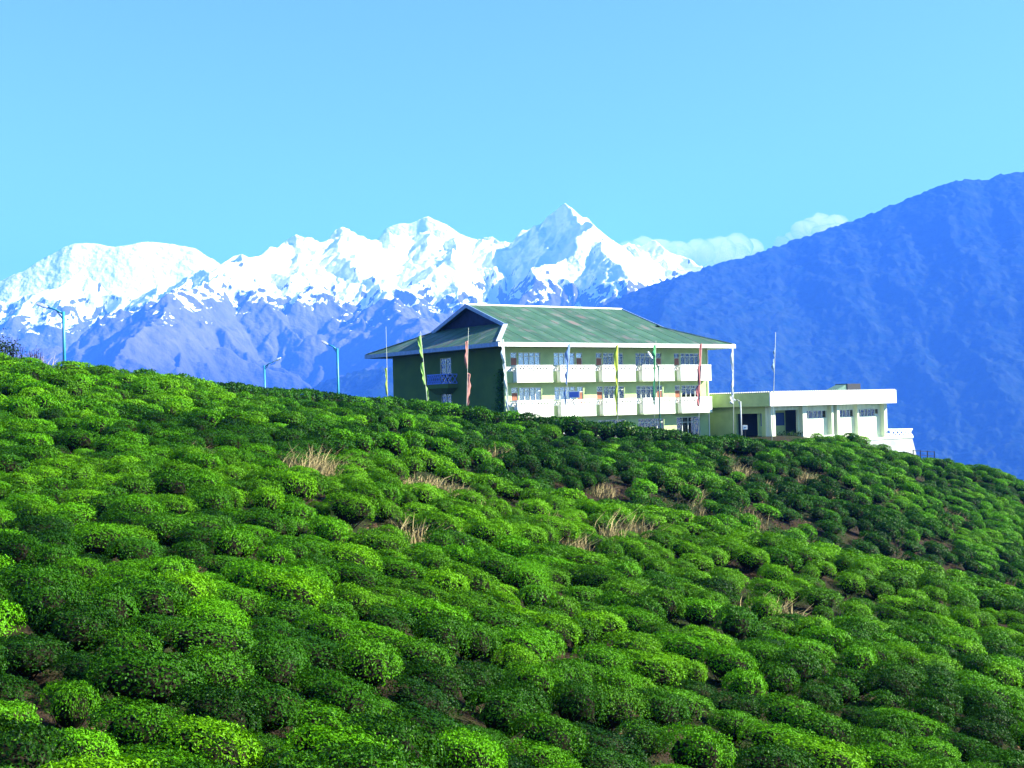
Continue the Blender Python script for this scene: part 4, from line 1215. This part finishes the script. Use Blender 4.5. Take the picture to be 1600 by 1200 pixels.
# ================================================================== STREET LAMPS
m_teal = mat('teal_pole_paint', (0.02, 0.25, 0.36), 0.45, 0.4, rgb2=(0.015, 0.18, 0.28), scale=2)
m_lampgrey = mat('lamp_housing', (0.35, 0.38, 0.40), 0.5, 0.4, var=0.2)
m_greypole = mat('grey_pole', (0.42, 0.46, 0.42), 0.5, 0.4, var=0.3, scale=2)
m_greenpole = mat('dark_green_pole', (0.015, 0.12, 0.07), 0.5, 0.4, var=0.3)
m_lens = mat('lamp_lens', (0.75, 0.78, 0.78), 0.3, 0.5)
def street_lamp(top, d, arm_end, label, pm, rad=0.075, lens=False, curve=False):
    T_ = at(*top, d); E_ = at(*arm_end, d)
    g = hz(T_.x, T_.y)
    root = empty('street_lamp', (T_.x, T_.y, g)); tag(root, label, 'street lamp', 'street lamps along the ridge')
    h = T_.z - g; a = E_ - T_
    MB().tube([(0, 0, -0.3), (0, 0, h * 0.5), (0, 0, h)], [rad * 1.25, rad * 1.1, rad], 10).build('pole', pm, root, smooth_=True)
    MB().box(-0.14, 0.14, -0.14, 0.14, -0.05, 0.05).build('base_plate', pm, root, 0.01)
    q0 = Vector((0, 0, h - 0.12)); q1 = q0 + a * 0.62
    pts = [q0, q0 + a * 0.3 + Vector((0, 0, 0.06 if not curve else 0.14)), q1]
    MB().tube(pts, [rad * 0.7, rad * 0.62, rad * 0.55], 8).build('arm', pm, root, smooth_=True)
    MB().bar(q0 + Vector((0, 0, -0.3)), q0 + a * 0.25, rad * 0.8).build('brace', pm, root)
    hd = MB(); dirv = a.normalized(); side = dirv.cross(Vector((0, 0, 1))).normalized(); upv = side.cross(dirv)
    L_ = a.length * 0.42
    def ring(t, w, hh):
        c = q1 + dirv * (t * L_)
        return [c - side * w - upv * hh * 0.4, c + side * w - upv * hh * 0.4, c + side * w * 0.6 + upv * hh, c - side * w * 0.6 + upv * hh]
    rs = [ring(-0.12, 0.03, 0.03), ring(0.1, 0.09, 0.07), ring(0.55, 0.13, 0.09), ring(0.95, 0.10, 0.05), ring(1.02, 0.04, 0.02)]
    for r0, r1 in zip(rs, rs[1:]):
        hd.prism(r0, r1)
    hd.build('lamp_head', m_lens if lens else m_lampgrey, root)
    c = q1 + dirv * L_ * 0.55 - upv * 0.055
    MB().prism([c - dirv * 0.22 - side * 0.07, c + dirv * 0.22 - side * 0.07, c + dirv * 0.22 + side * 0.07, c - dirv * 0.22 + side * 0.07],
               [c - dirv * 0.18 - side * 0.05 - upv * 0.05, c + dirv * 0.18 - side * 0.05 - upv * 0.05, c + dirv * 0.18 + side * 0.05 - upv * 0.05, c - dirv * 0.18 + side * 0.05 - upv * 0.05]).build('lens', m_lens, root)
    return root
street_lamp((99, 487), 70, (58, 470), 'teal street lamp on the hilltop, largest and leftmost of the lamps', m_teal)
street_lamp((527, 544), 92, (503, 530), 'teal street lamp with arm to the left, nearest the lodge end wall', m_teal)
street_lamp((413, 571), 108, (438, 557), 'teal street lamp with pale head and arm to the right', m_teal, lens=True)
street_lamp((1029, 572), 108, (1013, 548), 'dark green lamp post with white head in front of the balconies', m_greenpole, 0.05, lens=True)
street_lamp((1157, 627), 116, (1144, 621), 'pale grey lamp post beside the dark annex entrance', m_greypole, 0.06, curve=True)

# ================================================================== FLAG POLES
def cloth_material(name, rgb):
    m = mat(name, rgb, 0.9, 0.05, var=0.25, scale=3)
    nt = m.node_tree; N = nt.nodes; L = nt.links; b = N['Principled BSDF']
    if 'Translucent BSDF' not in N:
        tl = N.new('ShaderNodeBsdfTranslucent'); ms = N.new('ShaderNodeMixShader'); ms.inputs[0].default_value = 0.3
        src_ = b.inputs['Base Color'].links[0].from_socket
        L.new(src_, tl.inputs[0]); L.new(b.outputs[0], ms.inputs[1]); L.new(tl.outputs[0], ms.inputs[2]); L.new(ms.outputs[0], N['Material Output'].inputs[0])
    return m
m_bamboo = mat('pale_flag_pole', (0.50, 0.54, 0.40), 0.6, 0.3, rgb2=(0.30, 0.34, 0.26), scale=1.5)
def flag_pole(top, bot, d, pieces, rgb, label, seed, pr=0.021):
    """pieces: (from, to, width) as fractions of the visible pole; width in metres, negative hangs to the other side"""
    A = at(*top, d); B_ = at(*bot, d)
    t = 1.0
    dv_ = (B_ - A)
    while (A + dv_ * t).z > hz((A + dv_ * t).x, (A + dv_ * t).y) and t < 3:
        t += 0.02
    foot = A + dv_ * t
    root = empty('flag_pole', foot); tag(root, label, 'flag pole', 'prayer flag poles in front of the lodge')
    top_l = A - foot
    MB().tube([top_l * -0.04, top_l * 0.5, top_l * 1.0], [pr * 1.3, pr, pr * 0.55], 8).build('pole', m_bamboo, root, smooth_=True)
    m = cloth_material('flag_cloth_' + '_'.join(str(int(c * 100)) for c in rgb), rgb)
    rr = random.Random(seed)
    side0 = Vector((-0.87, -0.49, 0))
    for a, b, w in pieces:
        f = MB(); nz_, nw = 26, 6
        ph = rr.uniform(0, 6)
        for i in range(nz_ + 1):
            s_ = i / nz_
            base = A - foot + dv_ * (a + (b - a) * s_)
            ww = 0.68 * w * (0.35 + 0.65 * math.sin(math.pi * min(1, 0.18 + s_ * 0.85)) ** 0.7) * (0.9 + 0.16 * math.sin(s_ * 11 + ph) + 0.1 * math.sin(s_ * 23 + 2 * ph))
            for j in range(nw + 1):
                q = j / nw
                off = side0 * (ww * q) + Vector((0.49, -0.87, 0)) * (0.07 * q * math.sin(s_ * 6 + ph + q * 5)) + Vector((0, 0, -0.45 * abs(ww) * q * q))
                f.v.append(tuple(base + off + side0 * pr))
        for i in range(nz_):
            for j in range(nw):
                k = i * (nw + 1) + j
                f.f.append((k, k + 1, k + nw + 2, k + nw + 1))
        o = f.build('flag', m, root, smooth_=True)
        sd = o.modifiers.new('thickness', 'SOLIDIFY'); sd.thickness = 0.012
    return root
flag_pole((603, 510), (606, 628), 104, [(0.55, 0.92, 0.26)], (0.42, 0.55, 0.10), 'thin pole with yellow green flag at the lodge back corner', 1)
flag_pole((657, 517), (668, 634), 102, [(0.06, 0.36, 0.42), (0.42, 0.72, 0.38), (0.74, 0.98, -0.3)], (0.30, 0.55, 0.14), 'leaning pole with ragged light green flags before the end wall', 2, 0.026)
flag_pole((732, 512), (729, 640), 101, [(0.16, 0.5, 0.42), (0.55, 0.95, -0.48)], (0.55, 0.27, 0.22), 'pole with faded pink flag before the shaded end wall', 3)
flag_pole((787, 530), (796, 655), 100, [(0.0, 0.3, 0.45), (0.3, 0.62, 0.32), (0.62, 0.95, 0.25)], (0.72, 0.80, 0.76), 'pole with white flag at the near corner of the lodge', 4, 0.03)
flag_pole((891, 537), (882, 655), 100, [(0.0, 0.34, 0.5), (0.34, 0.55, 0.3), (0.6, 0.8, 0.25)], (0.22, 0.36, 0.62), 'leaning pole with pale blue flag before the second balcony', 5)
flag_pole((966, 536), (965, 660), 100, [(0.02, 0.55, 0.5), (0.52, 0.92, 0.36)], (0.48, 0.60, 0.08), 'pole with long yellow green flag before the third balcony', 6)
flag_pole((1025, 532), (1022, 668), 100, [(0.05, 0.2, 0.48), (0.2, 0.74, 0.26)], (0.12, 0.48, 0.20), 'pole with green flag before the fourth balcony', 7)
flag_pole((1097, 537), (1091, 676), 100, [(0.0, 0.52, 0.46), (0.46, 0.7, 0.5)], (0.52, 0.20, 0.19), 'pole with long faded red flag before the last balcony', 8)
flag_pole((1146, 537), (1146, 684), 100, [(0.0, 0.3, 0.36), (0.28, 0.62, 0.26), (0.55, 0.64, 0.5)], (0.78, 0.82, 0.82), 'pole with narrow white flag off the far eave corner', 9, 0.03)
flag_pole((1212, 519), (1206, 692), 100, [(0.14, 0.22, 0.2), (0.24, 0.36, 0.36)], (0.34, 0.50, 0.72), 'tall leaning pole with small pale blue flag before the annex corner', 10, 0.026)

# ================================================================== SMALL THINGS
# blue panel on a strut
c = at(897, 617, 108)
root = empty('blue_panel', (c.x, c.y, hz(c.x, c.y))); tag(root, 'small blue panel with white rim on a thin post before the balconies', 'panel')
h = c.z - hz(c.x, c.y)
MB().tube([(0, 0.1, -0.2), (0, 0.1, h)], 0.03, 8).build('post', m_greypole, root)
MB().box(-0.45, 0.45, -0.02, 0.02, h - 0.25, h + 0.3).build('rim', m_white, root)
MB().box(-0.39, 0.39, -0.035, -0.023, h - 0.19, h + 0.24).build('panel', mat('blue_panel_face', (0.03, 0.10, 0.45), 0.3, 0.5), root)
MB().bar((-0.35, 0.05, h - 0.7), (0, 0.08, h - 0.3), 0.05).build('strut', m_dark, root)
# white notice board by the lamp post
c = at(1164, 668, 115)
root = empty('notice_board', (c.x, c.y, hz(c.x, c.y))); tag(root, 'small square white notice board by the annex entrance', 'sign')
h = c.z - hz(c.x, c.y)
MB().tube([(0, 0.04, -0.2), (0, 0.04, h)], 0.025, 8).build('post', m_dark, root)
MB().box(-0.2, 0.2, -0.02, 0.015, h - 0.17, h + 0.2).build('board', m_white, root, 0.008)
MB().box(-0.09, 0.09, -0.026, -0.0225, h - 0.04, h + 0.05).build('mark', m_slate, root)
# low white shelter roof behind the crest
c = at(456, 615, 96)
g = hz(c.x, c.y)
root = empty('shelter', (c.x, c.y, g)); tag(root, 'flat white roof edge just showing over the bushes between two lamps', 'shelter')
h = c.z - g
MB().box(-0.28, 0.28, -0.5, 0.5, h - 0.06, h + 0.05).build('roof', m_white, root, 0.01)
for sx_ in (-0.22, 0.22):
    for sy_ in (-0.42, 0.42):
        MB().box(sx_ - 0.03, sx_ + 0.03, sy_ - 0.03, sy_ + 0.03, -0.1, h - 0.063).build('post', m_greypole, root)
# rail fence beyond the annex terrace
A = at(1427, 712, 138); B_ = at(1460, 714, 139)
root = empty('rail_fence', (A.x, A.y, hz(A.x, A.y))); tag(root, 'dark thin rail fence beyond the annex terrace', 'fence')
o3 = root.location
for k in range(4):
    p = A.lerp(B_, k / 3) - o3
    MB().box(p.x - 0.04, p.x + 0.04, p.y - 0.04, p.y + 0.04, p.z - 2.2, p.z + 0.6).build('post', m_dark, root)
for dz in (-0.35, 0.1, 0.52):
    MB().bar(A - o3 + Vector((0, 0, dz)), B_ - o3 + Vector((0, 0, dz)), 0.06).build('rail', m_dark, root)
# creeper on the lodge corner
rr = np.random.default_rng(77)
k = 1500
vz = rr.uniform(2.4, 7.3, k) ; vv = WV + 0.15 + np.abs(rr.normal(0, 0.5, k)) * np.interp(vz, [2.4, 5, 7.3], [1.5, 1.0, 0.5]); uu = WL - np.abs(rr.normal(0.05, 0.10, k)) - 0.03
root = empty('creeper', lodge_pt(0, 0, 0), RZ); tag(root, 'dark green creeper climbing the near corner of the lodge', 'creeper')
newobj('foliage', leaf_cloud('foliage', np.stack([uu, vv, vz], 1), np.tile(np.array([[-1.0, -0.3, 0.3]]), (k, 1)), 0.16, rr, m_shrub if False else m_leaf, 0.6, 0.6), root)
st = MB()
for q in range(4):
    st.tube([(WL - 0.03, WV + 0.2 + 0.2 * q, -0.2), (WL - 0.04, WV + 0.3 + 0.1 * q, 3), (WL - 0.04, WV + 0.2 + 0.05 * q, 7.0)], [0.03, 0.02, 0.01], 5)
st.build('stem', m_twig_shade, root)
# plants at the annex porch
for n_, (lx, lab) in enumerate(((2.2, 'dark potted plant in the annex porch, nearer its corner pillar'), (3.3, 'dark potted plant in the middle of the annex porch'), (4.4, 'dark potted plant in the annex porch, beside the cream wall'))):
    p = lodge_pt(25 + lx, -6 + 0.9, -0.02)
    root = empty('potted_plant', p, RZ); tag(root, lab, 'plant', 'plants in the annex porch')
    MB().tube([(0, 0, 0), (0, 0, 0.28), (0, 0, 0.3)], [0.13, 0.19, 0.2], 12).build('pot', mat('terracotta', (0.30, 0.12, 0.06), 0.8, 0.2, var=0.3), root)
    rr = np.random.default_rng(n_)
    P_ = rr.normal(0, 1, (160, 3)) * np.array([0.26, 0.26, 0.2]) + np.array([0, 0, 0.62])
    newobj('foliage', leaf_cloud('foliage', P_, np.tile(np.array([[0, 0, 1.0]]), (160, 1)), 0.2, rr, m_shrub, 0.4, 0.9), root)
    MB().tube([(0, 0, 0.25), (0, 0, 0.6)], 0.02, 6).build('stem', m_twig_shade, root)
